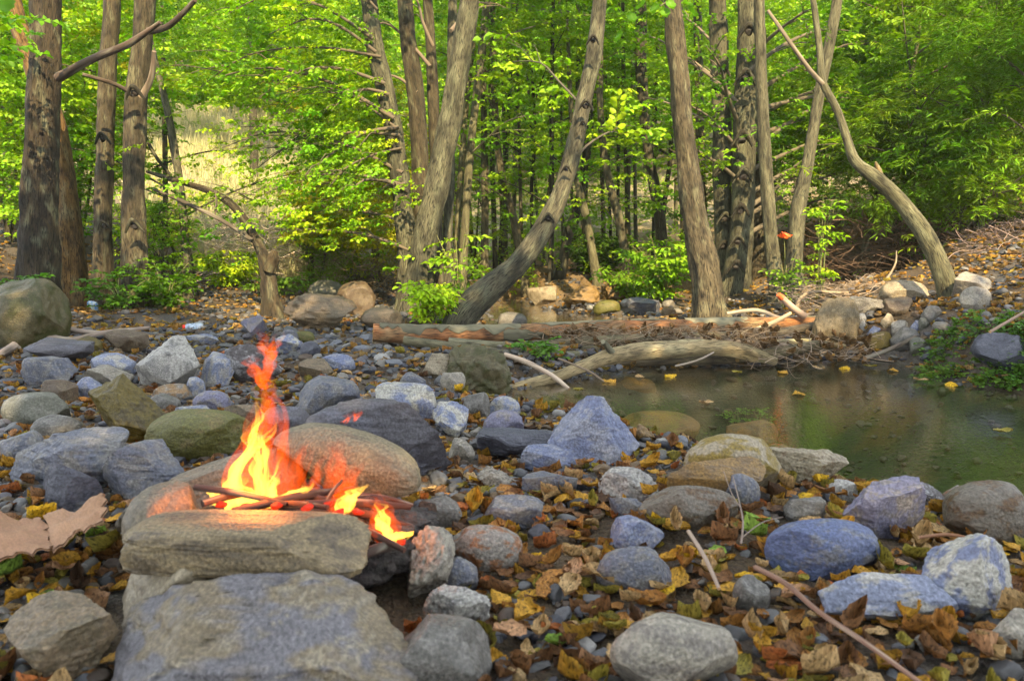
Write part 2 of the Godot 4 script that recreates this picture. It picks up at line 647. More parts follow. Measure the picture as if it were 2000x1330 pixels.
func rock(level_: int, style: String, size: Vector3, seed_: int, look: Array, cuts := []) -> ArrayMesh:
	# look: [main colour, second colour, share of the second, vein colour or null, speckle]
	var r := RandomNumberGenerator.new()
	r.seed = seed_ * 7919 + 13
	var g := icosphere(level_)
	var v: PackedVector3Array = (g[0] as PackedVector3Array).duplicate()
	var p: Array = STYLE[style]
	var planes := []
	for i in int(p[0]):
		var m := Vector3(r.randf_range(-1, 1), r.randf_range(-1, 1), r.randf_range(-1, 1)).normalized()
		planes.append([m, r.randf_range(p[1], p[2])])
	if style == "slab":
		planes.append([Vector3(r.randf_range(-0.2, 0.2), 1, r.randf_range(-0.1, 0.25)).normalized(), 0.55])
	for c in cuts:
		planes.append([Vector3(c[0], c[1], c[2]).normalized(), c[3]])
	var off := Vector3(seed_ * 3.7, seed_ * 1.3, seed_ * 5.1)
	var lo := Vector3.ONE * 9.0
	var hi := -lo
	for i in v.size():
		var q := v[i]
		q = Vector3(signf(q.x) * pow(absf(q.x), p[6]), signf(q.y) * pow(absf(q.y), p[6]), signf(q.z) * pow(absf(q.z), p[6]))
		for m in planes:
			var over: float = q.dot(m[0]) - m[1]
			if over > 0.0:
				q -= m[0] * over
		var nn := v[i]
		var lump: float = n1.get_noise_3dv(q * 0.9 + off) * p[3]
		var fine: float = n1.get_noise_3dv(q * 4.5 + off) * p[4] * 1.6
		if p[5] > 0.0:
			fine += p[5] * n2.get_noise_3d(q.x * 1.2 + off.x, q.y * 11.0 + q.x * 2.0, q.z * 1.2 + off.z)
		if style == "pitted":
			fine -= 0.07 * smoothstep(0.25, 0.5, n2.get_noise_3dv(q * 6.0 + off))
		if style == "angular" or style == "block" or style == "slab":
			fine -= 0.03 * smoothstep(0.80, 0.95, n3.get_noise_3dv(q * 0.8 + off))   # cracks
		q += nn * (lump + fine)
		v[i] = q
		lo = lo.min(q)
		hi = hi.max(q)
	var col := PackedColorArray()
	col.resize(v.size())
	var c1: Color = look[0]
	var c2: Color = look[1]
	var share: float = look[2]
	var span := hi - lo
	for i in v.size():
		var q := v[i]
		var a := n1.get_noise_3dv(q * 1.6 + off * 2.0) * 0.5 + 0.5 + 0.12 * n2.get_noise_3dv(q * 9.0 + off)
		var c := c1.lerp(c2, smoothstep(1.0 - share - 0.09, 1.0 - share + 0.09, a))
		if look.size() > 3 and look[3] != null:
			var w := absf(n1.get_noise_3dv(Vector3(q.x * 1.0, q.y * 1.9, q.z * 1.0) + off * 3.0))
			c = c.lerp(look[3], 0.75 * (1.0 - smoothstep(0.008, 0.045, w)))
		if style != "smooth" and style != "round":
			c = c * (1.0 - 0.5 * smoothstep(0.82, 0.96, n3.get_noise_3dv(q * 0.8 + off)))
		var k := 1.0 + 0.18 * n1.get_noise_3dv(q * 5.0 + off) + 0.22 * n2.get_noise_3dv(q * 21.0 + off)
		col[i] = Color(c.r * k, c.g * k, c.b * k)
		v[i] = ((q - lo) / span - Vector3.ONE * 0.5) * size
	return arrays(v, g[1], col)

# ==================================================================== ground and water
func build_ground() -> void:
	var xs := PackedFloat32Array()
	var zs := PackedFloat32Array()
	for i in 261:
		var t := (i - 130) / 130.0
		xs.append(0.4 + 3.4 * t + 56.0 * pow(absf(t), 5.0) * signf(t))
	for i in 341:
		var t := i / 340.0
		zs.append(5.0 - 5.2 * minf(1.0, t * 14.0) - 9.0 * maxf(0.0, t - 1.0 / 14.0) - 75.0 * pow(maxf(0.0, t - 0.3) / 0.7, 4.0))
	var v := PackedVector3Array()
	var col := PackedColorArray()
	var idx := PackedInt32Array()
	var soil := Color(0.06, 0.041, 0.024)
	var soil2 := Color(0.13, 0.088, 0.046)
	var grit := Color(0.16, 0.145, 0.13)
	var clay := Color(0.36, 0.235, 0.10)
	var bed := Color(0.036, 0.052, 0.009)
	var bed2 := Color(0.12, 0.078, 0.010)
	var straw := Color(0.42, 0.37, 0.24)
	for j in zs.size():
		for i in xs.size():
			var x := xs[i]
			var z := zs[j]
			var y := height(x, z)
			var c := soil.lerp(soil2, clampf(0.5 + n1.get_noise_2d(x * 2.0, z * 2.0), 0.0, 1.0))
			c = c.lerp(grit, smoothstep(0.0, 0.35, n1.get_noise_2d(x * 1.1 + 7.0, z * 1.1)) * 0.7)
			if y < -0.06:                                  # stream bed: algae and ochre stones
				var a := smoothstep(-0.05, 0.3, n1.get_noise_2d(x * 1.3 + 3.0, z * 1.9))
				c = c.lerp(bed.lerp(bed2, a), smoothstep(-0.06, -0.16, y))
			if z < -8.6 and x > -1.0:                      # the clay bank behind the creek
				c = c.lerp(clay, smoothstep(8.6, 9.4, -z) * smoothstep(-1.0, 0.0, x) * clampf(0.7 + 0.8 * n1.get_noise_2d(x * 1.5, z * 1.5), 0.0, 1.0))
			if z < -12.5:
				c = c.lerp(straw, smoothstep(12.5, 15.0, -z) * clampf(0.75 + 0.6 * n1.get_noise_2d(x * 0.5, z * 0.5), 0.0, 1.0))
			if absf(x) < 5.0 and z > -9.0:
				y += 0.010 * n1.get_noise_2d(x * 9.0, z * 9.0) + 0.005 * n1.get_noise_2d(x * 31.0, z * 31.0)
			v.append(Vector3(x, y, z))
			col.append(c)
	var w := xs.size()
	for j in zs.size() - 1:
		for i in w - 1:
			var a := j * w + i
			idx.append_array(PackedInt32Array([a, a + w, a + 1, a + 1, a + w, a + w + 1]))
	var nv := normals_of(v, idx)
	if nv[0].y < 0.0:
		for i in range(0, idx.size(), 3):
			var k := idx[i]
			idx[i] = idx[i + 1]
			idx[i + 1] = k
	var o := obj("ground", arrays(v, idx, col), M.dirt)
	o.set_meta("kind", "structure")

func sheet(poly: PackedVector2Array, y: float, grow: float) -> ArrayMesh:
	var wide := Geometry2D.offset_polygon(poly, grow)
	var p: PackedVector2Array = wide[0]
	var tri := Geometry2D.triangulate_polygon(p)
	var v := PackedVector3Array()
	var n := PackedVector3Array()
	for q in p:
		v.append(Vector3(q.x, y, q.y))
		n.append(Vector3.UP)
	var idx := PackedInt32Array(tri)
	for i in range(0, idx.size(), 3):
		var f := (v[idx[i + 2]] - v[idx[i]]).cross(v[idx[i + 1]] - v[idx[i]])
		if f.y < 0.0:
			var k := idx[i]
			idx[i] = idx[i + 1]
			idx[i + 1] = k
	return arrays(v, idx, PackedColorArray(), PackedVector2Array(), n)

func build_water() -> void:
	obj("pool_water", sheet(pool, WATER, 0.10), M.water).set_meta("kind", "structure")
	obj("creek_water", sheet(creek, -0.07, 0.08), M.water).set_meta("kind", "structure")
	obj("backwater", sheet(backwater, 0.0, 0.05), M.water).set_meta("kind", "structure")

# ==================================================================== stones
const LOOKS := {  # blue sky sheen is partly put into the bluish stone colours
	"blue": [Color(0.20, 0.235, 0.38), Color(0.31, 0.33, 0.41), 0.45, Color(0.48, 0.48, 0.50)],
	"deepblue": [Color(0.135, 0.175, 0.33), Color(0.22, 0.23, 0.27), 0.4, null],
	"paleblue": [Color(0.28, 0.315, 0.44), Color(0.50, 0.48, 0.43), 0.45, null],
	"lichen": [Color(0.24, 0.275, 0.42), Color(0.58, 0.56, 0.48), 0.52, null],
	"slate": [Color(0.09, 0.095, 0.125), Color(0.135, 0.14, 0.175), 0.4, null],
	"purple": [Color(0.118, 0.112, 0.13), Color(0.175, 0.175, 0.215), 0.35, null],
	"lavender": [Color(0.235, 0.23, 0.335), Color(0.31, 0.28, 0.27), 0.45, null],
	"grey": [Color(0.165, 0.155, 0.135), Color(0.25, 0.235, 0.21), 0.45, null],
	"greyblue": [Color(0.155, 0.167, 0.215), Color(0.245, 0.235, 0.225), 0.45, Color(0.36, 0.34, 0.31)],
	"greygreen": [Color(0.19, 0.19, 0.145), Color(0.27, 0.26, 0.21), 0.4, null],
	"white": [Color(0.52, 0.50, 0.45), Color(0.30, 0.29, 0.28), 0.4, Color(0.10, 0.09, 0.08)],
	"pale": [Color(0.42, 0.38, 0.30), Color(0.28, 0.25, 0.21), 0.45, null],
	"cream": [Color(0.43, 0.36, 0.24), Color(0.27, 0.22, 0.14), 0.4, Color(0.16, 0.08, 0.03)],
	"olive": [Color(0.165, 0.125, 0.018), Color(0.10, 0.075, 0.02), 0.4, null],
	"olivegreen": [Color(0.165, 0.16, 0.035), Color(0.24, 0.19, 0.06), 0.35, null],
	"yellowtop": [Color(0.44, 0.37, 0.25), Color(0.31, 0.22, 0.035), 0.5, null],
	"ochre": [Color(0.33, 0.20, 0.06), Color(0.22, 0.14, 0.06), 0.45, null],
	"orange": [Color(0.32, 0.18, 0.06), Color(0.22, 0.20, 0.17), 0.45, Color(0.55, 0.50, 0.42)],
	"brown": [Color(0.14, 0.095, 0.055), Color(0.20, 0.15, 0.09), 0.45, null],
	"brownbig": [Color(0.20, 0.17, 0.13), Color(0.15, 0.085, 0.035), 0.4, null],
	"tan": [Color(0.27, 0.20, 0.12), Color(0.19, 0.15, 0.09), 0.45, null],
	"rust": [Color(0.32, 0.29, 0.25), Color(0.34, 0.15, 0.06), 0.42, null],
	"pit": [Color(0.29, 0.22, 0.115), Color(0.20, 0.155, 0.08), 0.4, null],
	"moss": [Color(0.15, 0.125, 0.055), Color(0.085, 0.085, 0.02), 0.45, null],
	"hearth": [Color(0.31, 0.235, 0.125), Color(0.17, 0.13, 0.08), 0.42, null],  # firelight on the front stone is put into this warmer tan
	"twotone": [Color(0.115, 0.10, 0.10), Color(0.36, 0.36, 0.37), 0.4, Color(0.5, 0.5, 0.5)],
	"slabtop": [Color(0.20, 0.19, 0.205), Color(0.26, 0.205, 0.125), 0.45, Color(0.36, 0.31, 0.22)],
}

func place(row: Array, seed_: int, cuts := [], lift := 0.0, turn := 0.0, where = null) -> MeshInstance3D:
	# row: [left, right, top, bottom (pixels of its outline), depth ratio, style, look, label, short name]
	var u: float = (float(row[0]) + row[1]) / 2.0
	var foot: Vector3 = on_ground(u, row[3]) if where == null else where
	var w: float = (row[1] - row[0]) / FOCAL * -foot.z * 1.02
	var d: float = w * row[4]
	var mid := Vector3(foot.x, 0, foot.z - d * 0.5)
	var gy := foot.y
	var h: float = at(u, row[2], -mid.z).y - gy + 0.02 * w
	h = clampf(h, 0.16 * w, 2.5 * w)
	var bury := 0.14 * h + 0.012
	h += 0.012
	h *= 1.04
	var px: float = row[1] - row[0]
	var lv := 5 if px > 150 else (4 if px > 55 else 3)
	var m := rock(lv, row[5], Vector3(w, h + bury, d), seed_, LOOKS[row[6]], cuts)
	var o := obj("boulder" if w > 0.32 else "stone", m, M.rock)
	o.position = Vector3(mid.x, gy + (h - bury) * 0.5 + lift, mid.z)
	o.rotation.z = turn
	tag(o, row[7], "boulder" if w > 0.32 else "stone")
	if row.size() > 8:
		stones.append({"pos": o.position, "w": w, "d": d, "h": h, "short": row[8]})
	return o

func build_stones() -> void:
	var rows := [
		[-40, 188, 1205, 1360, 0.7, "slab", "tan", "blurred brownish grey stone beside the grey hearth slab at the picture's lower corner", "corner stone"],
		[168, 338, 880, 990, 0.7, "block", "greyblue", "blocky grey-blue stone standing against the outside of the fire ring", "blocky grey-blue stone"],
		[-20, 218, 862, 965, 0.55, "slab", "greyblue", "long pale grey-blue slab lying behind the cardboard scrap", "long grey-blue slab"],
		[52, 176, 918, 1000, 0.6, "block", "slate", "dark grey layered block under the long grey-blue slab", "dark layered block"],
		[-30, 62, 856, 912, 0.8, "round", "greyblue", "round blue-grey stone half hidden by the long grey-blue slab", "round blue-grey stone"],
		[146, 330, 745, 880, 0.6, "angular", "olive", "large olive-brown three-sided boulder with a blunt peak", "olive boulder"],
		[256, 470, 815, 905, 0.6, "smooth", "olivegreen", "low rounded moss-green stone next to the olive three-sided boulder", "moss-green stone"],
		[424, 470, 853, 888, 0.7, "round", "slate", "small black stone tucked between the flames and the moss-green stone", "small black stone"],
		[250, 378, 668, 768, 0.75, "block", "white", "tall cream-white boulder with dark folds standing on the gravel", "cream-white boulder"],
		[160, 252, 697, 738, 0.7, "smooth", "paleblue", "rounded pale blue-grey stone beside the cream-white boulder", "rounded blue-grey stone"],
		[-20, 112, 778, 838, 0.7, "smooth", "greygreen", "flat grey-green rounded stone at the picture's edge near the olive boulder", "flat grey-green stone"],
		[42, 142, 820, 868, 0.7, "smooth", "grey", "dull grey cobble in front of the flat grey-green stone", "dull grey cobble"],
		[62, 134, 750, 792, 0.7, "block", "brown", "brown square-edged stone between grey cobbles", "square brown stone"],
		[28, 138, 706, 758, 0.6, "slab", "greyblue", "slanting smooth slate-blue stone with a faint pale curve", "slanting slate-blue stone"],
		[18, 158, 670, 714, 0.6, "slab", "purple", "dark grey humped rock below the bleached forked branch", "dark humped rock"],
		[142, 190, 744, 782, 0.8, "round", "blue", "small speckled blue stone at the foot of the olive boulder", "small speckled blue stone"],
		[144, 248, 722, 753, 0.6, "slab", "pale", "long pale stone with a rough face in front of the rounded blue-grey stone", "long pale stone"],
		[283, 370, 760, 793, 0.7, "smooth", "orange", "orange-brown oval stone with a white band below the cream-white boulder", "orange-brown oval"],
		[278, 342, 778, 812, 0.7, "smooth", "grey", "grey stone with a white rim below the orange-brown oval", "white-rimmed grey stone"],
		[368, 442, 772, 815, 0.7, "smooth", "lavender", "round lavender-grey cobble behind the moss-green stone", "lavender cobble"],
		[333, 402, 802, 830, 0.6, "slab", "paleblue", "small flat pale blue stone touching the moss-green stone", "flat pale blue stone"],
		[350, 394, 744, 780, 0.8, "round", "paleblue", "small blue-white stone leaning on the cream-white boulder", "small blue-white stone"],
		[384, 448, 697, 757, 0.8, "block", "paleblue", "stubby grey-blue cylinder-like stone between the white boulder and the flames", "stubby grey-blue stone"],
		[438, 542, 680, 757, 0.6, "angular", "twotone", "angular stone with dark and white faces directly behind the flame tip", "dark and white angular stone"],
		[428, 504, 798, 843, 0.7, "block", "tan", "beige cracked stone beside the flame and the lavender cobble", "beige cracked stone"],
		[498, 602, 806, 865, 0.6, "smooth", "purple", "rounded grey stone with a pale upper edge just behind the fire", "pale-edged grey stone"],
		[560, 878, 795, 945, 0.55, "angular", "purple", "largest dark slate-purple boulder with a hollow, behind the fire ring", "dark slate boulder"],
		[568, 694, 748, 825, 0.7, "round", "greyblue", "rounded blue-grey boulder resting behind the dark slate boulder", "blue-grey boulder"],
		[728, 852, 758, 832, 0.65, "block", "lichen", "blue boulder splashed with white lichen behind the dark slate boulder", "lichen-splashed boulder"],
		[840, 914, 797, 853, 0.7, "angular", "lichen", "small sharp blue-white rock at the end of the dark slate boulder", "sharp blue-white rock"],
		[903, 957, 775, 823, 0.8, "round", "grey", "upright grey egg-like stone near the pool margin", "egg-like grey stone"],
		[948, 1017, 783, 818, 0.7, "round", "paleblue", "round white-topped stone at the near pool margin", "white-topped stone"],
		[941, 1024, 812, 862, 0.7, "round", "lavender", "mottled lavender and brown stone behind the flat slate", "mottled lavender stone"],
		[926, 1098, 852, 902, 0.5, "slab", "slate", "flat dark blue slate lying against the blue pyramid rock", "flat dark slate"],
		[1016, 1147, 884, 925, 0.5, "slab", "blue", "low flat bright blue stone in front of the blue pyramid rock", "low bright blue stone"],
		[873, 928, 868, 908, 0.6, "slab", "pale", "layered beige-grey stone beside the dark slate boulder", "layered beige stone"],
		[928, 1008, 924, 962, 0.6, "ragged", "pale", "beige mottled knobbly stone among the dead leaves", "knobbly beige stone"],
		[1018, 1132, 934, 975, 0.5, "slab", "greyblue", "half-buried grey slab under leaves in front of the low bright blue stone", "half-buried slab"],
		[1172, 1292, 928, 988, 0.6, "pitted", "white", "whitish pitted stone with dark hollows", "whitish pitted stone"],
		[1250, 1454, 966, 1038, 0.4, "smooth", "brownbig", "long loaf-shaped brown-grey stone lying in the leaves", "loaf-shaped stone"],
		[1188, 1267, 978, 1018, 0.6, "angular", "greyblue", "blue-grey wedge beside the loaf-shaped stone", "blue-grey wedge"],
		[936, 1064, 986, 1038, 0.6, "smooth", "greyblue", "smooth blue-grey stone sunk in brown leaves", "sunken blue-grey stone"],
		[812, 902, 988, 1038, 0.6, "slab", "grey", "flat grey stone behind the hearth's end stone", "flat grey stone"],
		[863, 1024, 1046, 1120, 0.6, "smooth", "rust", "pale stone streaked with rust red beside the hearth", "rust-streaked stone"],
		[1186, 1307, 1022, 1090, 0.7, "round", "blue", "humped blue stone above the yellow leaf", "humped blue stone"],
		[1165, 1328, 1084, 1175, 0.6, "round", "greyblue", "broad grey cobble with a bluish cheek below the humped blue stone", "broad grey cobble"],
		[858, 934, 1106, 1165, 0.8, "round", "greyblue", "small blue-grey stone under the rust-streaked stone", "small blue-grey stone"],
		[818, 960, 1162, 1245, 0.6, "pitted", "white", "pale speckled stone with dark pits beside the hearth slab", "pale speckled stone"],
		[736, 964, 1238, 1370, 0.7, "smooth", "grey", "big dark grey rounded stone at the lower edge beside the hearth slab", "dark grey rounded stone"],
		[1194, 1464, 1222, 1375, 0.6, "smooth", "pale", "big pale brown rounded boulder at the lower edge among leaves", "big pale boulder"],
		[1438, 1514, 1142, 1200, 0.8, "round", "grey", "fist-sized round grey stone between twig and leaves", "round grey stone"],
		[1512, 1754, 1034, 1142, 0.55, "smooth", "deepblue", "smooth vivid blue stone with a leaf on its flank", "vivid blue stone"],
		[1664, 1824, 950, 1060, 0.5, "slab", "lavender", "tilted lavender-blue slab above the vivid blue stone", "tilted lavender slab"],
		[1878, 2060, 958, 1072, 0.7, "smooth", "brownbig", "big round brown boulder at the water's edge", "round brown boulder"],
		[1812, 2040, 1068, 1222, 0.7, "angular", "lichen", "big rough blue-white boulder at the picture's edge", "rough blue-white boulder"],
		[1608, 1886, 1138, 1232, 0.45, "angular", "paleblue", "long silvery blue rock in front of the rough blue-white boulder", "long silvery rock"],
		[1955, 2060, 1208, 1295, 0.8, "round", "pale", "plain pale cobble at the lower edge beyond the twig", "plain pale cobble"],
		[1346, 1544, 865, 968, 0.55, "smooth", "yellowtop", "pale boulder with a mustard-yellow cap beside the pool", "yellow-capped boulder"],
		[1305, 1514, 914, 992, 0.35, "block", "ochre", "ochre-grey flat-faced stone in front of the yellow-capped boulder", "ochre flat-faced stone"],
		[1412, 1494, 940, 1004, 0.7, "round", "greyblue", "round blue-grey cobble against the ochre flat-faced stone", "round cobble"],
		[1516, 1678, 890, 954, 0.6, "slab", "cream", "flat cream stone jutting into the pool", "flat cream stone"],
		[1622, 1684, 948, 980, 0.7, "smooth", "white", "small clean white stone below the flat cream stone", "small white stone"],
		[1540, 1624, 986, 1022, 0.7, "slab", "grey", "grey rough stone left of the tilted lavender slab", "rough grey stone"],
		[1788, 1856, 958, 1000, 0.7, "angular", "twotone", "black and white stone at the waterline near the tilted lavender slab", "black and white stone"],
		[1846, 1906, 960, 1004, 0.7, "smooth", "rust", "reddish flat stone at the waterline next to the round brown boulder", "reddish flat stone"],
		[1236, 1282, 836, 864, 0.8, "ragged", "ochre", "small rusty orange stone beside the blue pyramid rock", "rusty orange stone"],
		[1930, 2050, 660, 738, 0.7, "block", "slate", "squarish blue-grey boulder on the leafy bank", "squarish bank boulder"],
		[1594, 1684, 588, 694, 0.7, "pitted", "pit", "tall tan boulder full of small holes at the end of the logs", "tall holed boulder"],
		[1732, 1824, 553, 592, 0.6, "smooth", "cream", "smooth beige boulder beyond the dam beside the curved tree", "smooth beige boulder"],
		[1870, 1952, 537, 574, 0.6, "block", "pale", "grey-beige boulder behind the curved tree", "boulder behind the curved tree"],
		[1660, 1740, 584, 618, 0.6, "slab", "pale", "low pale rock by the dark backwater", "low pale rock"],
		[1735, 1795, 586, 616, 0.6, "slab", "brown", "low brown ledge rock under the smooth beige boulder", "low brown ledge"],
		[1885, 1945, 566, 606, 0.6, "smooth", "pale", "light stone on the slope beside the curved tree's foot", "light slope stone"],
		[652, 730, 555, 618, 0.8, "round", "brown", "dark brown dome-shaped boulder behind the gravel bar", "dark brown dome"],
		[540, 690, 580, 650, 0.6, "ragged", "tan", "broken tan rock mass at the back of the gravel bar", "broken tan rock"],
		[700, 782, 606, 646, 0.6, "smooth", "tan", "smooth tan boulder at the end of the long red log", "smooth tan boulder"],
		[596, 668, 552, 590, 0.7, "round", "greygreen", "pale grey-green boulder behind the broken tan rock", "grey-green boulder"],
		[864, 1000, 683, 775, 0.7, "clay", "moss", "mossy lump of earth and rock where the forked log enters the pool", "mossy lump"],
		[822, 892, 697, 742, 0.7, "block", "cream", "cream block with a rusty cross-shaped crack", "cross-cracked cream block"],
		[858, 908, 735, 768, 0.7, "round", "pale", "speckled grey stone in front of the mossy lump", "speckled grey stone"],
		[1228, 1296, 586, 618, 0.7, "slab", "greyblue", "blue-grey rock at the far waterline", "far blue-grey rock"],
		[1160, 1215, 590, 616, 0.7, "smooth", "olivegreen", "green algae-covered stone in the creek behind the long red log", "algae-covered stone"],
		[972, 1030, 614, 640, 0.6, "smooth", "grey", "grey stone in the shallow creek behind the long red log", "creek stone"],
		[1100, 1180, 560, 598, 0.7, "ragged", "ochre", "orange clay boulder on the far creek bank", "orange clay boulder"],
		[1028, 1090, 562, 598, 0.7, "block", "cream", "light sandstone block on the far creek bank", "sandstone block"],
		[1176, 1240, 556, 590, 0.7, "clay", "ochre", "crumbling ochre earth lump on the far creek bank", "crumbling ochre lump"],
		[-60, 92, 556, 690, 0.9, "round", "moss", "huge mossy ochre boulder under the left trunks", "huge mossy boulder"],
		[466, 516, 620, 656, 0.8, "block", "lavender", "purple-grey stone seen through the top of the flames", "purple-grey stone"],
		[532, 588, 660, 695, 0.6, "slab", "lichen", "pale lichen-flecked stone right behind the flame tip", "lichen-flecked stone"],
		[582, 622, 672, 700, 0.7, "round", "slate", "rounded dark slate cobble behind the flame tip", "dark slate cobble"],
		[568, 612, 652, 672, 0.6, "smooth", "olivegreen", "yellowish flat cobble on the middle gravel", "yellowish flat cobble"],
		[620, 690, 698, 728, 0.6, "round", "blue", "knobbly blue stone in the middle gravel", "knobbly blue stone"],
		[580, 650, 708, 738, 0.5, "block", "tan", "tan broken slab in the middle gravel", "tan broken slab"],
		[776, 830, 734, 762, 0.6, "smooth", "greyblue", "smooth greyish dome near the cream block", "smooth greyish dome"],
		[196, 280, 652, 690, 0.5, "slab", "brown", "flat brown-grey rock near the fallen branch", "flat brown-grey rock"],
		[140, 190, 664, 690, 0.6, "block", "olive", "small olive wedge next to the fallen branch", "small olive wedge"],
		[362, 422, 657, 674, 0.5, "slab", "paleblue", "flat pale slate tile shaped stone on the far gravel", "flat pale far stone"],
		[1724, 1750, 616, 643, 0.7, "round", "cream", "round cream cobble in the stone heap beside the tall holed boulder", "round cream cobble"],
		[1746, 1785, 631, 658, 0.7, "round", "pale", "beige cobble above the big grey-tan one in the bank's stone heap", "heap beige cobble"],
		[1750, 1808, 646, 688, 0.7, "round", "grey", "biggest grey-tan boulder of the stone heap below the curved tree", "grey-tan heap boulder"],
		[1783, 1823, 664, 692, 0.7, "round", "greygreen", "smooth pale cobble at the water beside the biggest heap boulder", "pale heap cobble"],
		[1704, 1750, 653, 688, 0.7, "block", "olive", "olive squarish cobble at the water in the stone heap", "olive heap cobble"],
		[1677, 1698, 616, 632, 0.8, "round", "white", "upper of two small white stones touching the tall holed boulder", "upper white stone"],
		[1679, 1698, 631, 650, 0.8, "block", "white", "lower of two small white stones touching the tall holed boulder", "lower white stone"],
		[1698, 1728, 642, 659, 0.7, "slab", "blue", "flat blue pebble-like stone in the middle of the stone heap", "flat blue heap stone"],
		[1783, 1803, 630, 648, 0.8, "round", "blue", "small blue-grey egg on the heap below the curved tree", "blue-grey egg"],
		[1801, 1823, 624, 643, 0.8, "round", "greygreen", "small pale egg on the heap against the curved tree's side", "pale egg"],
		[1808, 1848, 602, 629, 0.7, "round", "grey", "dull rounded rock leaning on the foot of the curved tree", "dull leaning rock"],
		[545, 580, 648, 672, 0.6, "smooth", "greyblue", "grey lozenge stone beyond the flames", "grey lozenge"],
	]
	for i in rows.size():
		place(rows[i], 40 + i)
	place([1070, 1260, 790, 912, 0.62, "angular", "blue", "blue pyramid-shaped rock with a sharp ridge beside the pool", "blue pyramid rock"], 7,
		[[-0.62, 0.62, 0.45, 0.34], [0.72, 0.5, 0.5, 0.40], [0.85, 0.5, -0.1, 0.45], [-0.85, 0.52, 0.0, 0.42], [0.0, 0.5, 0.86, 0.62], [0.1, 0.6, -0.8, 0.45]])
	# under the water
	for q in [[1215, 1378, 790, 838, "broad orange-brown stone lying under the pool surface near the blue pyramid rock"], [1420, 1530, 815, 850, "amber stone under the middle of the pool"], [1490, 1556, 876, 900, "yellowish stone under water beside the yellow-capped boulder"], [1560, 1680, 930, 962, "mossy sunken stone beside the flat cream stone"], [1180, 1290, 735, 760, "rust-coloured sunken stone by the log dam"]]:
		var p := level((q[0] + q[1]) / 2.0, q[3], -0.17)
		var w: float = (q[1] - q[0]) / FOCAL * -p.z
		var o := obj("sunken_stone", rock(4, "smooth", Vector3(w, 0.14, w * 0.8), 300 + int(q[0]), [Color(0.27, 0.155, 0.02), Color(0.15, 0.10, 0.015), 0.4, null]), M.rock)
		o.position = Vector3(p.x, -0.185, p.z - w * 0.3)
		tag(o, q[4], "stone")

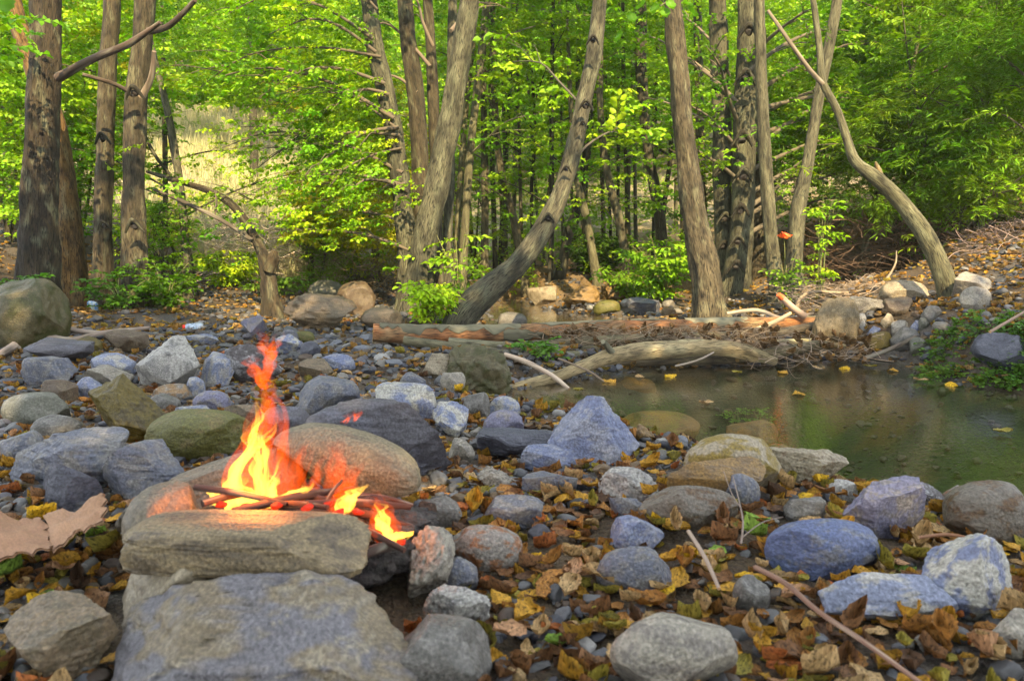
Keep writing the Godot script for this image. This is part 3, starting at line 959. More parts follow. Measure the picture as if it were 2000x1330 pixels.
func build_fire_ring() -> void:
	# the hearth slab in front, the stones of the ring, firewood and flames
	var slab := obj("hearth_slab", rock(5, "angular", Vector3(0.50, 0.27, 0.34), 3, LOOKS.slabtop, [[0.05, 0.85, 0.52, 0.36], [0.1, 0.2, 1, 0.55], [-0.72, 0.55, 0.45, 0.40], [0.5, 0.75, 0.3, 0.52]]), M.rock)
	slab.position = Vector3(-0.375, -0.005, -1.12)
	tag(slab, "broad grey hearth slab with a pale stripe carrying the front of the campfire ring", "stone")
	stones.append({"pos": slab.position, "w": 0.52, "d": 0.36, "h": 0.2, "short": "hearth slab"})
	var front := obj("hearth_stone", rock(5, "brick", Vector3(0.395, 0.092, 0.15), 27, LOOKS.hearth), M.rock)
	front.position = Vector3(-0.43, 0.132, -1.235)
	front.rotation.z = -0.015
	tag(front, "long brown mottled stone across the front of the campfire ring", "stone")
	var prop := obj("hearth_stone", rock(4, "block", Vector3(0.17, 0.20, 0.2), 14, LOOKS.cream), M.rock)
	prop.position = Vector3(-0.56, 0.055, -1.25)
	tag(prop, "beige stone propping up the end of the long front hearth stone", "stone")
	var tan := [Color(0.27, 0.22, 0.15), Color(0.20, 0.165, 0.115), 0.45, null]
	var a := obj("hearth_stone", rock(5, "round", Vector3(0.40, 0.13, 0.15), 15, tan), M.rock)
	a.position = Vector3(-0.63, 0.095, -1.62)
	a.rotation = Vector3(0, 0.62, 0.17)
	tag(a, "long curved tan stone closing the back of the campfire ring", "stone")
	var b := obj("hearth_stone", rock(5, "smooth", Vector3(0.36, 0.15, 0.15), 16, [Color(0.31, 0.25, 0.15), Color(0.22, 0.18, 0.11), 0.4, null]), M.rock)
	b.position = Vector3(-0.37, 0.14, -1.71)
	b.rotation = Vector3(0, -0.22, -0.2)
	tag(b, "yellowish tan stone lying behind the smaller flames of the campfire ring", "stone")
	var c := obj("hearth_stone", rock(4, "pitted", Vector3(0.085, 0.13, 0.13), 18, LOOKS.pale), M.rock)
	c.position = Vector3(-0.15, 0.045, -1.36)
	c.rotation.z = -0.2
	tag(c, "pale speckled end stone glowing by the smallest flame of the campfire ring", "stone")
	var l := obj("hearth_stone", rock(4, "round", Vector3(0.12, 0.13, 0.2), 19, tan), M.rock)
	l.position = Vector3(-0.645, 0.115, -1.40)
	tag(l, "tan stone at the side of the campfire ring next to the cardboard", "stone")
	for s in [[a, 0.4, "back hearth stone"], [c, 0.1, "hearth end stone"], [l, 0.15, "side hearth stone"]]:
		stones.append({"pos": s[0].position, "w": s[1], "d": 0.16, "h": 0.16, "short": s[2]})
	# ash bed
	var ash := obj("ash_bed", rock(4, "clay", Vector3(0.52, 0.16, 0.34), 23, [Color(0.035, 0.03, 0.028), Color(0.10, 0.085, 0.075), 0.4, null]), M.dirt)
	ash.position = Vector3(-0.40, 0.055, -1.46)
	ash.set_meta("kind", "structure")
	# firewood: [u0, v0, d0, u1, v1, d1, radius, label]
	var wood := [
		[380, 952, 1.44, 560, 985, 1.40, 0.010, "thin charred stick poking out of the fire towards the tan side stone", false],
		[455, 1000, 1.36, 690, 955, 1.52, 0.013, "thick charred stick crossing the middle of the fire bed", false],
		[600, 985, 1.36, 800, 990, 1.46, 0.012, "reddish stick lying level under the small flames", true],
		[680, 1000, 1.40, 805, 1030, 1.42, 0.012, "glowing red stick beside the smallest flame", true],
		[700, 1085, 1.27, 795, 1062, 1.36, 0.014, "dark brown billet sticking out below the smallest flame", false],
		[640, 1010, 1.38, 790, 1075, 1.30, 0.011, "charred stick slanting down towards the pale end stone", true],
		[625, 1000, 1.42, 668, 938, 1.47, 0.006, "thin twig standing up out of the embers", false],
		[520, 985, 1.46, 640, 990, 1.34, 0.010, "short glowing stick behind the long front hearth stone", true],
		[700, 968, 1.52, 806, 988, 1.50, 0.010, "orange lit stick end resting on the back of the fire bed", true],
		[395, 985, 1.38, 520, 960, 1.50, 0.012, "charred branch piece under the tall flame", false],
		[560, 960, 1.5, 720, 1005, 1.40, 0.009, "slim stick across the embers between tall and small flames", true],
		[430, 975, 1.50, 640, 975, 1.54, 0.011, "long stick at the back of the embers", false],
	]
	for i in wood.size():
		var w: Array = wood[i]
		var p := at(w[0], w[1], w[2])
		var q := at(w[3], w[4], w[5])
		var c1 := Color(0.05, 0.03, 0.022) if not w[8] else Color(0.075, 0.03, 0.018)
		var o := obj("firewood_stick", tube([[p, w[6] * 0.55], [p.lerp(q, 0.5) + Vector3(0, 0.006, 0.004), w[6] * 0.62], [q, w[6] * 0.45]], 10, 0.012, c1, Color(0.035, 0.022, 0.018), 0.3, 0.0, i * 3.1), M.twig)
		tag(o, w[7], "firewood")
	for i in 9:
		var p := at([430, 480, 540, 640, 700, 740, 780, 660, 600][i], [985, 990, 988, 985, 1000, 1045, 1060, 1000, 992][i], 1.40 - 0.01 * i)
		var em := obj("ember", rock(2, "ragged", Vector3(0.022, 0.013, 0.02), 400 + i, [Color(0.03, 0.02, 0.02), Color(0.09, 0.04, 0.03), 0.5, null]), ember_material())
		em.position = p
		tag(em, "glowing red ember lying between the burning sticks", "ember", "embers in the fire bed")
	build_flames()

func ember_material() -> StandardMaterial3D:
	if not M.has("ember"):
		var m := mat(0.9, Color(0.05, 0.03, 0.03), false)
		m.emission_enabled = true
		m.emission = Color(1, 0.22, 0.03)
		m.emission_energy_multiplier = 0.15
		M.ember = m
	return M.ember

func flame_material(c: Color, energy: float) -> StandardMaterial3D:
	var m := StandardMaterial3D.new()
	m.albedo_color = Color(0, 0, 0, 1)
	m.transparency = BaseMaterial3D.TRANSPARENCY_ALPHA
	m.vertex_color_use_as_albedo = true
	m.roughness = 1.0
	m.metallic_specular = 0.0
	m.emission_enabled = true
	m.emission = c
	m.emission_energy_multiplier = energy
	m.cull_mode = BaseMaterial3D.CULL_DISABLED
	return m

func strand(parent: Node3D, ctrl: Array, alpha: float, bright: bool, seed_: float) -> void:
	var got := curve(ctrl, 0.008)
	var pts: PackedVector3Array = got[0]
	var rad: PackedFloat32Array = got[1]
	var n := pts.size()
	if n < 4:
		return
	var sides := 10
	var v := PackedVector3Array()
	var col := PackedColorArray()
	var idx := PackedInt32Array()
	for i in n:
		var t := float(i) / (n - 1)
		var t2 := (pts[mini(i + 1, n - 1)] - pts[maxi(i - 1, 0)]).normalized()
		var x := t2.cross(Vector3.BACK).normalized()
		var y := t2.cross(x)
		var sway := Vector3(n2.get_noise_2d(t * 2.6 + seed_, seed_ * 3.0), 0, n2.get_noise_2d(t * 2.6 + seed_, seed_ * 3.0 + 50.0)) * 0.024 * t
		for k in sides:
			var a := TAU * k / sides
			var o := x * cos(a) + y * sin(a)
			var wisp := n1.get_noise_3d(cos(a) * 0.7 + seed_, sin(a) * 0.7 + seed_ * 2.0, t * 2.0 + seed_)
			v.append(pts[i] + sway + o * rad[i] * (1.0 + 0.5 * wisp))
			col.append(Color(0, 0, 0, clampf(alpha * (1.0 + 1.6 * wisp), 0.0, 0.95) * (1.0 - smoothstep(0.45, 1.0, t)) * smoothstep(0.0, 0.08, t)))
	for i in n - 1:
		for k in sides:
			var a := i * sides + k
			var b := i * sides + (k + 1) % sides
			idx.append_array(PackedInt32Array([a, b, a + sides, b, b + sides, a + sides]))
	obj("flame_tongue", arrays(v, idx, col), M.flame_core if bright else M.flame, parent)

func tongue(parent: Node3D, ctrl: Array, bright: float, seed_: float, strength := 1.0) -> void:
	var n := 6 if bright == 0.0 else 5
	for k in n:
		var cut := rng.randf_range(0.7, 1.0) if k > 0 else 1.0
		var thin := rng.randf_range(0.25, 0.58)
		var path := []
		var last := maxi(3, int(round(ctrl.size() * cut)))
		var off := Vector3(rng.randf_range(-1, 1), 0, rng.randf_range(-0.8, 0.8)) * (1.0 - thin)
		for i in mini(last, ctrl.size()):
			var r: float = ctrl[i][1]
			path.append([ctrl[i][0] + off * r + Vector3(0, 0.0, 0), r * thin * (1.0 if i < last - 1 else 0.4)])
		strand(parent, path, (0.105 if bright == 0.0 else 0.25) * strength, bright > 0.0, seed_ + k * 7.7)

func build_flames() -> void:
	M.flame = flame_material(Color(1.0, 0.35, 0.055), 0.62)
	M.flame_core = flame_material(Color(1.0, 0.74, 0.28), 0.85)
	var big := thing("campfire_flame", "tall yellow and orange flame rising over the front hearth stone", "flame", Vector3(-0.48, 0.1, -1.45))
	var D := 1.45
	for t in [
		# [[u, v, width px], ...], share of the bright core, strength
		[[[485, 1002, 84], [478, 950, 88], [490, 890, 74], [508, 820, 48], [517, 760, 32], [522, 722, 16]], 0.0, 0.55],
		[[[520, 1002, 80], [522, 950, 76], [528, 890, 58], [532, 830, 44], [526, 770, 30], [510, 720, 14], [496, 695, 6]], 0.0, 0.5],
		[[[552, 1000, 50], [558, 950, 40], [562, 900, 30], [552, 840, 28], [540, 795, 10]], 0.0, 0.2],
		[[[488, 1000, 60], [484, 978, 64], [476, 955, 46], [462, 930, 26]], 1.0, 1.0],
		[[[470, 990, 40], [456, 950, 36], [470, 910, 30], [490, 870, 26], [500, 830, 24], [512, 790, 16], [518, 765, 6]], 1.0, 1.0],
		[[[505, 1000, 46], [512, 960, 34], [506, 910, 30], [516, 870, 24], [530, 840, 12], [534, 815, 4]], 1.0, 1.0],
		[[[530, 998, 34], [536, 960, 26], [528, 920, 18], [540, 885, 6]], 1.0, 0.9],
		[[[512, 998, 40], [548, 978, 30], [582, 958, 18], [606, 940, 6]], 1.0, 1.0],
		[[[428, 985, 34], [422, 968, 26], [432, 948, 10]], 1.0, 1.0],
		[[[448, 995, 36], [440, 960, 26], [446, 930, 18], [458, 900, 5]], 1.0, 0.9],
		[[[572, 985, 44], [580, 920, 34], [596, 870, 18], [606, 850, 6]], 0.0, 0.4],
	]:
		flame_part(big, t, D)
	var tip := thing("flame_wisp", "ragged red wisp of flame torn off above the tall flame", "flame", at(512, 690, D))
	for t in [[[[514, 745, 30], [522, 715, 30], [524, 690, 34], [514, 665, 30], [498, 645, 16], [488, 632, 4]], 0.0, 0.5], [[[520, 760, 22], [504, 728, 26], [492, 705, 20], [486, 688, 6]], 0.0, 0.7], [[[526, 705, 20], [534, 680, 20], [542, 658, 10], [544, 645, 3]], 0.0, 0.5]]:
		flame_part(tip, t, D)
	var mid := thing("campfire_flame", "faint transparent orange flames before the yellowish tan back stone", "flame", at(640, 985, 1.5))
	for t in [[[[640, 985, 50], [650, 930, 56], [654, 880, 36], [650, 845, 8]], 0.0, 0.36], [[[600, 985, 40], [618, 930, 28], [630, 890, 14], [638, 868, 5]], 0.0, 0.3], [[[680, 985, 44], [692, 930, 24], [700, 890, 8]], 0.0, 0.3]]:
		flame_part(mid, t, 1.5)
	var sm := thing("campfire_flame", "small bright flame over the middle sticks beyond the front stone's end", "flame", at(680, 1000, 1.38))
	for t in [[[[668, 1002, 34], [676, 980, 40], [690, 962, 22], [704, 948, 6]], 0.95, 1.0], [[[660, 1000, 60], [668, 960, 50], [680, 925, 20], [690, 905, 6]], 0.0, 0.5]]:
		flame_part(sm, t, 1.38)
	var lo := thing("campfire_flame", "lowest small yellow flame licking over the pale end stone", "flame", at(770, 1055, 1.34))
	for t in [[[[760, 1062, 34], [750, 1030, 30], [744, 1000, 18], [736, 975, 6]], 0.9, 1.0], [[[755, 1058, 34], [780, 1045, 22], [803, 1050, 8]], 0.95, 1.0], [[[765, 1070, 60], [752, 1020, 60], [735, 980, 30], [715, 955, 8]], 0.0, 0.55]]:
		flame_part(lo, t, 1.34)
	var sp := thing("flame_wisp", "small loose red sparks hanging above the dark slate boulder", "flame", at(700, 820, 1.46))
	for t in [[[[672, 828, 4], [678, 818, 10], [682, 806, 3]], 0.0, 0.6], [[[690, 824, 4], [696, 812, 9], [700, 800, 3]], 0.0, 0.6]]:
		flame_part(sp, t, 1.46)
	for q in [[500, 930, 1.42, 0.03], [690, 975, 1.4, 0.010], [755, 1035, 1.36, 0.004]]:
		var l := OmniLight3D.new()
		l.name = "flame_light"
		l.light_color = Color(1.0, 0.52, 0.18)
		l.light_energy = q[3]
		l.light_size = 0.05
		l.omni_range = 30.0
		l.omni_attenuation = 2.0
		l.shadow_enabled = true
		l.position = at(q[0], q[1], q[2])
		add_child(l, true)

func flame_part(parent: Node3D, t: Array, depth: float) -> void:
	var ctrl := []
	for q in t[0]:
		ctrl.append([at(q[0], q[1], depth), q[2] / FOCAL * depth * 0.5])
	tongue(parent, ctrl, t[1], rng.randf() * 20.0, t[2])

# ==================================================================== pebbles and dead leaves
func relation(p: Vector3) -> Array:                        # [words that place it, near stone's short name]
	var best := 1e9
	var s = null
	for q in stones:
		var d: float = Vector2(p.x - q.pos.x, p.z - q.pos.z).length() - (q.w + q.d) * 0.25
		if d < best:
			best = d
			s = q
	var dx: float = p.x - s.pos.x
	var dz: float = p.z - s.pos.z
	var ways := []
	if absf(dz) > absf(dx):
		ways = ["in front of the", "just this side of the", "lying before the"] if dz > 0 else ["behind the", "just beyond the", "lying at the back of the"]
	else:
		ways = ["on the right of the", "just right of the", "to the right side of the"] if dx > 0 else ["on the left of the", "just left of the", "to the left side of the"]
	if best > 0.3:
		ways = ["out in the open, nearest the", "some way from the", "alone and apart from the"] + ways
	return [ways, s.short]

func clear_of_stones(p: Vector3, r: float) -> bool:
	for q in stones:
		var dx: float = (p.x - q.pos.x) / (q.w * 0.5 + r)
		var dz: float = (p.z - q.pos.z) / (q.d * 0.5 + r)
		if dx * dx + dz * dz < 0.85:
			return false
	for q in small_stones:
		if r > 0.0 and Vector2(p.x - q.x, p.z - q.z).length() < (q.y + r) * 0.8:
			return false
	return true

func in_water(x: float, z: float, margin := 0.0) -> bool:
	return inside_by(pool, x, z) > margin or inside_by(creek, x, z) > margin or inside_by(backwater, x, z) > margin

func own_label(first: Array, noun: String, p: Vector3) -> String:
	var rel := relation(p)
	for w in rel[0]:
		for a in first:
			var l := "%s %s %s %s" % [a, noun, w, rel[1]]
			if not used_labels.has(l):
				return l
	return ""

func build_pebbles() -> void:
	var tones := [[Color(0.165, 0.168, 0.18), "blue-grey"], [Color(0.26, 0.275, 0.31), "pale blue"], [Color(0.17, 0.17, 0.17), "mid-grey"], [Color(0.09, 0.095, 0.12), "dark slate"], [Color(0.34, 0.31, 0.26), "beige"], [Color(0.50, 0.48, 0.44), "whitish"], [Color(0.16, 0.11, 0.07), "brown"], [Color(0.22, 0.205, 0.23), "lavender"], [Color(0.26, 0.17, 0.08), "ochre"]]
	var share := [0.20, 0.29, 0.47, 0.60, 0.74, 0.79, 0.88, 0.93, 1.0]
	var shapes := []
	var words := ["rounded", "flat", "egg-shaped", "sharp-edged", "lumpy", "oval"]
	var styles := ["round", "slab", "smooth", "angular", "ragged", "smooth"]
	for i in 12:
		var k := i % 6
		var sz: Vector3 = [Vector3(1, 0.7, 0.85), Vector3(1, 0.34, 0.75), Vector3(1, 0.62, 0.7), Vector3(1, 0.55, 0.8), Vector3(1, 0.6, 0.8), Vector3(1, 0.45, 0.7)][k]
		shapes.append(rock(3, styles[k], sz, 600 + i, [Color(1, 1, 1), Color(0.72, 0.72, 0.74), 0.4, Color(1.3, 1.3, 1.3) if i % 3 == 0 else null]))
	var mats := []
	for t in tones:
		var m: StandardMaterial3D = M.pebble.duplicate()
		m.albedo_color = ((t[0] as Color) * 0.8).linear_to_srgb()
		mats.append(m)
	var small := []
	for i in 6:
		small.append(rock(2, styles[i], [Vector3(1, 0.7, 0.85), Vector3(1, 0.34, 0.75), Vector3(1, 0.62, 0.7), Vector3(1, 0.55, 0.8), Vector3(1, 0.6, 0.8), Vector3(1, 0.45, 0.7)][i], 700 + i, [Color(1, 1, 1), Color(0.75, 0.75, 0.77), 0.4, null]))
	# those one can pick out
	var zones := [[0, 1000, 655, 800, 100], [0, 480, 690, 900, 22], [840, 2000, 850, 1010, 70], [830, 2000, 1000, 1330, 46], [1640, 1840, 615, 705, 34], [985, 1330, 575, 622, 26], [560, 900, 600, 690, 22]]
	for zn in zones:
		var made := 0
		var tries := 0
		while made < zn[4] and tries < 4000:
			tries += 1
			var u: float = rng.randf_range(zn[0], zn[1])
			var v: float = rng.randf_range(zn[2], zn[3])
			var p := on_ground(u, v)
			var px := rng.randf_range(16, 40) * (1.0 + 0.5 * clampf((v - 700.0) / 500.0, 0.0, 1.0))
			var w := clampf(px / FOCAL * -p.z, 0.025, 0.14)
			if in_water(p.x, p.z, -0.03) or not clear_of_stones(p, w * 0.55) or fire_bed(p, 0.05):
				continue
			var k := rng.randi() % 12
			var pick := rng.randf()
			var c := 0
			while share[c] < pick:
				c += 1
			if zn[4] == 26 and c < 4:
				c = 4 + rng.randi() % 2
			var lab := own_label([tones[c][1] + " " + words[k % 6], words[k % 6] + " little " + tones[c][1], "small " + tones[c][1] + " " + words[k % 6]], "pebble", p)
			if lab == "":
				continue
			var o := obj("pebble", shapes[k], mats[c])
			o.scale = Vector3.ONE * w
			o.rotation = Vector3(rng.randf_range(-0.2, 0.2), rng.randf() * TAU, rng.randf_range(-0.2, 0.2))
			o.position = p + Vector3(0, w * 0.17, 0)
			tag(o, lab, "pebble", "pebbles on the creek bar")
			small_stones.append(Vector3(p.x, w * 0.5, p.z))
			made += 1
	# the rest of the gravel
	var where := [[], [], [], [], [], []]
	var tint := [PackedColorArray(), PackedColorArray(), PackedColorArray(), PackedColorArray(), PackedColorArray(), PackedColorArray()]
	var n := 0
	for i in 60000:
		var z := -rng.randf_range(0.6, 12.0)
		var x := rng.randf_range(-0.72, 0.72) * (absf(z) + 0.6)
		var wet := inside_by(pool, x, z) > 0.02
		var dens := 0.5 + 0.9 * n1.get_noise_2d(x * 1.2, z * 1.2)
		if not wet:
			if x > 0.15 and z > -2.3:
				dens *= 0.16
			if x < -0.9 and z > -1.7:
				dens *= 0.35
			if z < -5.5 and x / -z < -0.43:
				dens *= 0.15
			if x > 2.3:
				dens *= 0.4
			if z < -8.5 and x > 1.6:
				dens *= 0.2
		if wet:
			dens *= 0.35
		if rng.randf() > dens * clampf(5.5 / absf(z), 0.35, 1.6):
			continue
		if fire_bed(Vector3(x, 0, z), 0.0):
			continue
		var w := 0.012 + 0.05 * pow(rng.randf(), 2.6) * (1.0 if z < -1.6 else 0.8)
		if z < -4.0:
			w *= 1.35
		var k := rng.randi() % 6
		var c := 0
		var pick := rng.randf()
		while share[c] < pick:
			c += 1
		var col: Color = tones[c][0] * rng.randf_range(0.5, 0.95)
		if wet:
			col = col.lerp(Color(0.10, 0.075, 0.012), 0.85)
		var bs := Basis.from_euler(Vector3(rng.randf_range(-0.4, 0.4), rng.randf() * TAU, rng.randf_range(-0.4, 0.4))).scaled(Vector3.ONE * w)
		where[k].append(Transform3D(bs, Vector3(x, height(x, z) + w * 0.12, z)))
		tint[k].append(col)
	for k in 6:
		scatter("gravel", small[k], M.pebble, where[k], tint[k])

func fire_bed(p: Vector3, grow: float) -> bool:
	var dx := (p.x + 0.40) / (0.36 + grow)
	var dz := (p.z + 1.42) / (0.36 + grow)
	return dx * dx + dz * dz < 1.0

func leaf_mesh(l: float, w: float, curl: float, bend: float, twist: float, seed_: int) -> ArrayMesh:
	var r := RandomNumberGenerator.new()
	r.seed = seed_
	var v := PackedVector3Array()
	var uv := PackedVector2Array()
	var col := PackedColorArray()
	var idx := PackedInt32Array()
	var rows := 9
	var cols := 5
	for j in rows + 1:
		var t := float(j) / rows
		var half := w * 0.5 * pow(maxf(0.0, sin(PI * pow(t, 0.82))), 0.75) * (1.0 + 0.10 * (1.0 if j % 2 == 0 else -1.0))
		for i in cols:
			var s := (i - 2) / 2.0
			var cup := curl * s * s * w * (0.6 + 0.4 * t) + 0.10 * w * n2.get_noise_2d(s * 1.2 + seed_, t * 2.5)
			var q := Vector3(s * half * (1.0 - 0.25 * absf(curl) * absf(s)), cup + bend * l * (t - 0.5) * (t - 0.5) * 2.0, (t - 0.5) * l)
			q = q.rotated(Vector3.BACK, twist * (t - 0.5))
			v.append(q)
			uv.append(Vector2(s * 0.5 + 0.5, t))
			var k := 1.0 + 0.25 * n2.get_noise_2d(s * 2.0 + seed_ * 2.0, t * 3.0)
			col.append(Color(k, k, k))
	for j in rows:
		for i in cols - 1:
			var a := j * cols + i
			idx.append_array(PackedInt32Array([a, a + 1, a + cols, a + 1, a + cols + 1, a + cols]))
	var n := v.size()                                      # stalk
	for k in 3:
		var o := Vector3(cos(k * TAU / 3), sin(k * TAU / 3), 0) * 0.0012
		var e0 := Vector3(0, bend * l * 0.5, -0.5 * l)
		v.append(e0 + o)
		v.append(e0 + o + Vector3(r.randf_range(-0.01, 0.01), 0.004, -0.25 * l))
		for q in 2:
			uv.append(Vector2(0.5, 0.5))
			col.append(Color(0.7, 0.6, 0.5))
	for k in 3:
		var k2 := (k + 1) % 3
		idx.append_array(PackedInt32Array([n + k * 2, n + k2 * 2, n + k * 2 + 1, n + k2 * 2, n + k2 * 2 + 1, n + k * 2 + 1]))
	return arrays(v, idx, col, uv)

func build_litter() -> void:
	var words := ["flat", "curled", "cupped", "folded", "twisted", "arched", "broad flat", "shrivelled"]
	var meshes := [leaf_mesh(1, 0.72, 0.15, 0.1, 0.1, 1), leaf_mesh(1, 0.66, 0.45, 0.25, 0.3, 2), leaf_mesh(1, 0.7, 0.35, -0.2, -0.2, 3), leaf_mesh(1, 0.8, 0.75, 0.15, 0.0, 4), leaf_mesh(1, 0.6, 0.3, 0.25, 0.7, 5), leaf_mesh(1, 0.7, -0.35, -0.3, 0.2, 6), leaf_mesh(1, 0.85, -0.2, 0.15, -0.1, 7), leaf_mesh(0.9, 0.55, 0.9, 0.35, 0.6, 8)]
	var tones := [[Color(0.50, 0.28, 0.03), "golden"], [Color(0.36, 0.17, 0.04), "ochre-brown"], [Color(0.21, 0.105, 0.045), "brown"], [Color(0.10, 0.055, 0.03), "dark brown"], [Color(0.45, 0.31, 0.15), "tan"], [Color(0.29, 0.25, 0.04), "olive-yellow"], [Color(0.20, 0.34, 0.05), "green"], [Color(0.70, 0.44, 0.02), "bright yellow"], [Color(0.42, 0.14, 0.04), "rusty"], [Color(0.42, 0.24, 0.13), "pinkish brown"]]
	var share := [0.20, 0.37, 0.48, 0.54, 0.68, 0.81, 0.85, 0.91, 0.95, 1.0]
	var mats := []
	for t in tones:
		var m: StandardMaterial3D = M.dead_leaf.duplicate()
		m.albedo_color = (t[0] as Color).linear_to_srgb()
		mats.append(m)
	var zones := [[820, 2000, 870, 1010, 90], [820, 1980, 1000, 1180, 100], [960, 2000, 1160, 1325, 45], [0, 250, 1000, 1215, 25], [0, 980, 690, 830, 30]]
	for zn in zones:
		var made := 0
		var tries := 0
		while made < zn[4] and tries < 3000:
			tries += 1
			var p := on_ground(rng.randf_range(zn[0], zn[1]), rng.randf_range(zn[2], zn[3]))
			if in_water(p.x, p.z, -0.03) or not clear_of_stones(p, -0.01) or fire_bed(p, 0.03):
				continue
			var k := rng.randi() % 8
			var pick := rng.randf()
			var c := 0
			while share[c] < pick:
				c += 1
			var lab := own_label([words[k] + " " + tones[c][1], tones[c][1] + " " + words[k], "fallen " + words[k] + " " + tones[c][1]], "dead leaf" if c != 6 else "leaf", p)
			if lab == "":
				continue
			var o := obj("fallen_leaf", meshes[k], mats[c])
			o.scale = Vector3.ONE * rng.randf_range(0.038, 0.07)
			o.rotation = Vector3(rng.randf_range(-0.28, 0.28), rng.randf() * TAU, rng.randf_range(-0.28, 0.28))
			o.position = p + Vector3(0, rng.randf_range(0.012, 0.03), 0)
			tag(o, lab, "leaf", "fallen leaves on the creek bar")
			made += 1
	# the rest of the leaf litter
	var where := [[], [], [], [], [], [], [], []]
	var tint := []
	for k in 8:
		tint.append(PackedColorArray())
	for i in 30000:
		var z := -rng.randf_range(0.55, 11.0)
		var x := rng.randf_range(-0.74, 0.74) * (absf(z) + 0.6)
		var dens := 0.48 + 0.6 * maxf(0.0, n1.get_noise_2d(x * 0.9 + 50.0, z * 0.9))
		if x > 0.1 and z > -2.6:
			dens = 1.0
		elif x < -0.8 and z > -1.75:
			dens = 0.6
		elif z < -4.6 and x / -z < -0.40:
			dens = 0.8
		elif x > 2.0:
			dens = 1.1
		if rng.randf() > dens * clampf(4.5 / absf(z), 0.4, 2.2):
			continue
		if in_water(x, z, -0.01) or fire_bed(Vector3(x, 0, z), -0.04):
			continue
		var k := rng.randi() % 8
		var pick := rng.randf()
		var c := 0
		while share[c] < pick:
			c += 1
		if c == 6 or c == 7:
			c = 2
		var s := rng.randf_range(0.024, 0.06) if z > -3.5 else rng.randf_range(0.03, 0.062)
		var bs := Basis.from_euler(Vector3(rng.randf_range(-0.32, 0.32), rng.randf() * TAU, rng.randf_range(-0.3, 0.3))).scaled(Vector3.ONE * s)
		where[k].append(Transform3D(bs, Vector3(x, height(x, z) + rng.randf_range(-0.004, 0.014), z)))
		var col: Color = tones[c][0] * rng.randf_range(0.6, 1.2)
		if z < -4.0:
			col = col.lerp(Color(0.40, 0.27, 0.06), 0.35)
		tint[k].append(col)
	for k in 8:
		scatter("leaf_litter", meshes[k], M.dead_leaf, where[k], tint[k])
	# leaves floating on the pool and caught by the dam
	var spots := [[1130, 765], [1190, 745], [1250, 740], [1310, 735], [1440, 730], [1530, 728], [1600, 722], [1650, 720], [1700, 718], [1745, 724], [1800, 745], [1860, 752], [1960, 846], [1560, 770], [1380, 790]]
	for i in spots.size():
		var p := level(spots[i][0], spots[i][1], WATER + 0.004)
		var o := obj("floating_leaf", meshes[[0, 6][i % 2]], mats[[5, 0, 4, 7][i % 4]])
		o.scale = Vector3.ONE * 0.075
		o.rotation.y = i * 1.7
		o.position = p + Vector3(0, 0.008, 0)
		var lab := own_label(["yellowish floating", "small floating", "lone floating"], "leaf", o.position)
		tag(o, lab if lab != "" else "yellowish leaf floating on the pool", "leaf", "leaves floating on the pool")

# ==================================================================== logs and sticks
func path_px(px: Array, r_scale := 0.5) -> Array:           # [u, v, depth, width px]
	var out := []
	for q in px:
		out.append([at(q[0], q[1], q[2]), q[3] / FOCAL * q[2] * r_scale])
	return out

func log_of(called: String, label: String, category: String, px: Array, tone: Color, tone2: Color, rough := 0.18, sides := 14, step := 0.05, group := "") -> Node3D:
	var ctrl := path_px(px)
	var t := thing(called, label, category, ctrl[0][0], group)
	obj("trunk" if category == "log" else "stem", tube(ctrl, sides, step, tone, tone2, rough, 0.0, px[0][0] * 0.13, Color(0.33, 0.2, 0.1)), M.bark if category == "log" else M.twig, t)
	return t

func bark_plate(parent: Node3D, ctrl: Array, t0: float, t1: float, a0: float, a1: float, tone: Color, seed_: float) -> void:
	var got := curve(ctrl, 0.03)
	var pts: PackedVector3Array = got[0]
	var rad: PackedFloat32Array = got[1]
	var n := pts.size()
	var i0 := int(t0 * n)
	var i1 := mini(int(t1 * n), n - 2)
	var v := PackedVector3Array()
	var col := PackedColorArray()
	var idx := PackedInt32Array()
	var cols := 9
	for layer in 2:
		for i in range(i0, i1 + 1):
			var t := (pts[i + 1] - pts[maxi(i - 1, 0)]).normalized()
			var x := t.cross(Vector3.UP).normalized()
			var y := x.cross(t)
			var f := float(i - i0) / maxi(1, i1 - i0)
			var narrow := 0.55 + 0.45 * sin(PI * clampf(f * 1.02, 0.02, 0.98)) + 0.5 * n2.get_noise_2d(f * 5.0, seed_)
			for k in cols + 1:
				var s := float(k) / cols
				var edge := n1.get_noise_2d(i * 0.13 + seed_ * 5.0, 0.0 if k < 5 else 9.0) * 1.3
				var a := lerpf(a0, a1, 0.5 + (s - 0.5) * narrow) + 0.35 * edge
				var r := rad[i] * (1.12 + 0.07 * n2.get_noise_2d(i * 0.3 + seed_, a * 2.0) if layer == 0 else 0.98)
				v.append(pts[i] + (x * cos(a) + y * sin(a)) * r)
				var m := clampf(0.75 + 0.5 * n1.get_noise_2d(i * 0.25 + seed_, a * 2.0), 0.3, 1.3)
				col.append(tone * m)
	var rows := i1 - i0 + 1
	var half := rows * (cols + 1)
	for i in rows - 1:
		for k in cols:
			var a := i * (cols + 1) + k
			idx.append_array(PackedInt32Array([a, a + cols + 1, a + 1, a + 1, a + cols + 1, a + cols + 2]))
		for k in [0, cols]:
			var a: int = i * (cols + 1) + k
			idx.append_array(PackedInt32Array([a, a + half, a + cols + 1, a + cols + 1, a + half, a + half + cols + 1]))
	obj("bark_plate", arrays(v, idx, col), M.bark, parent)

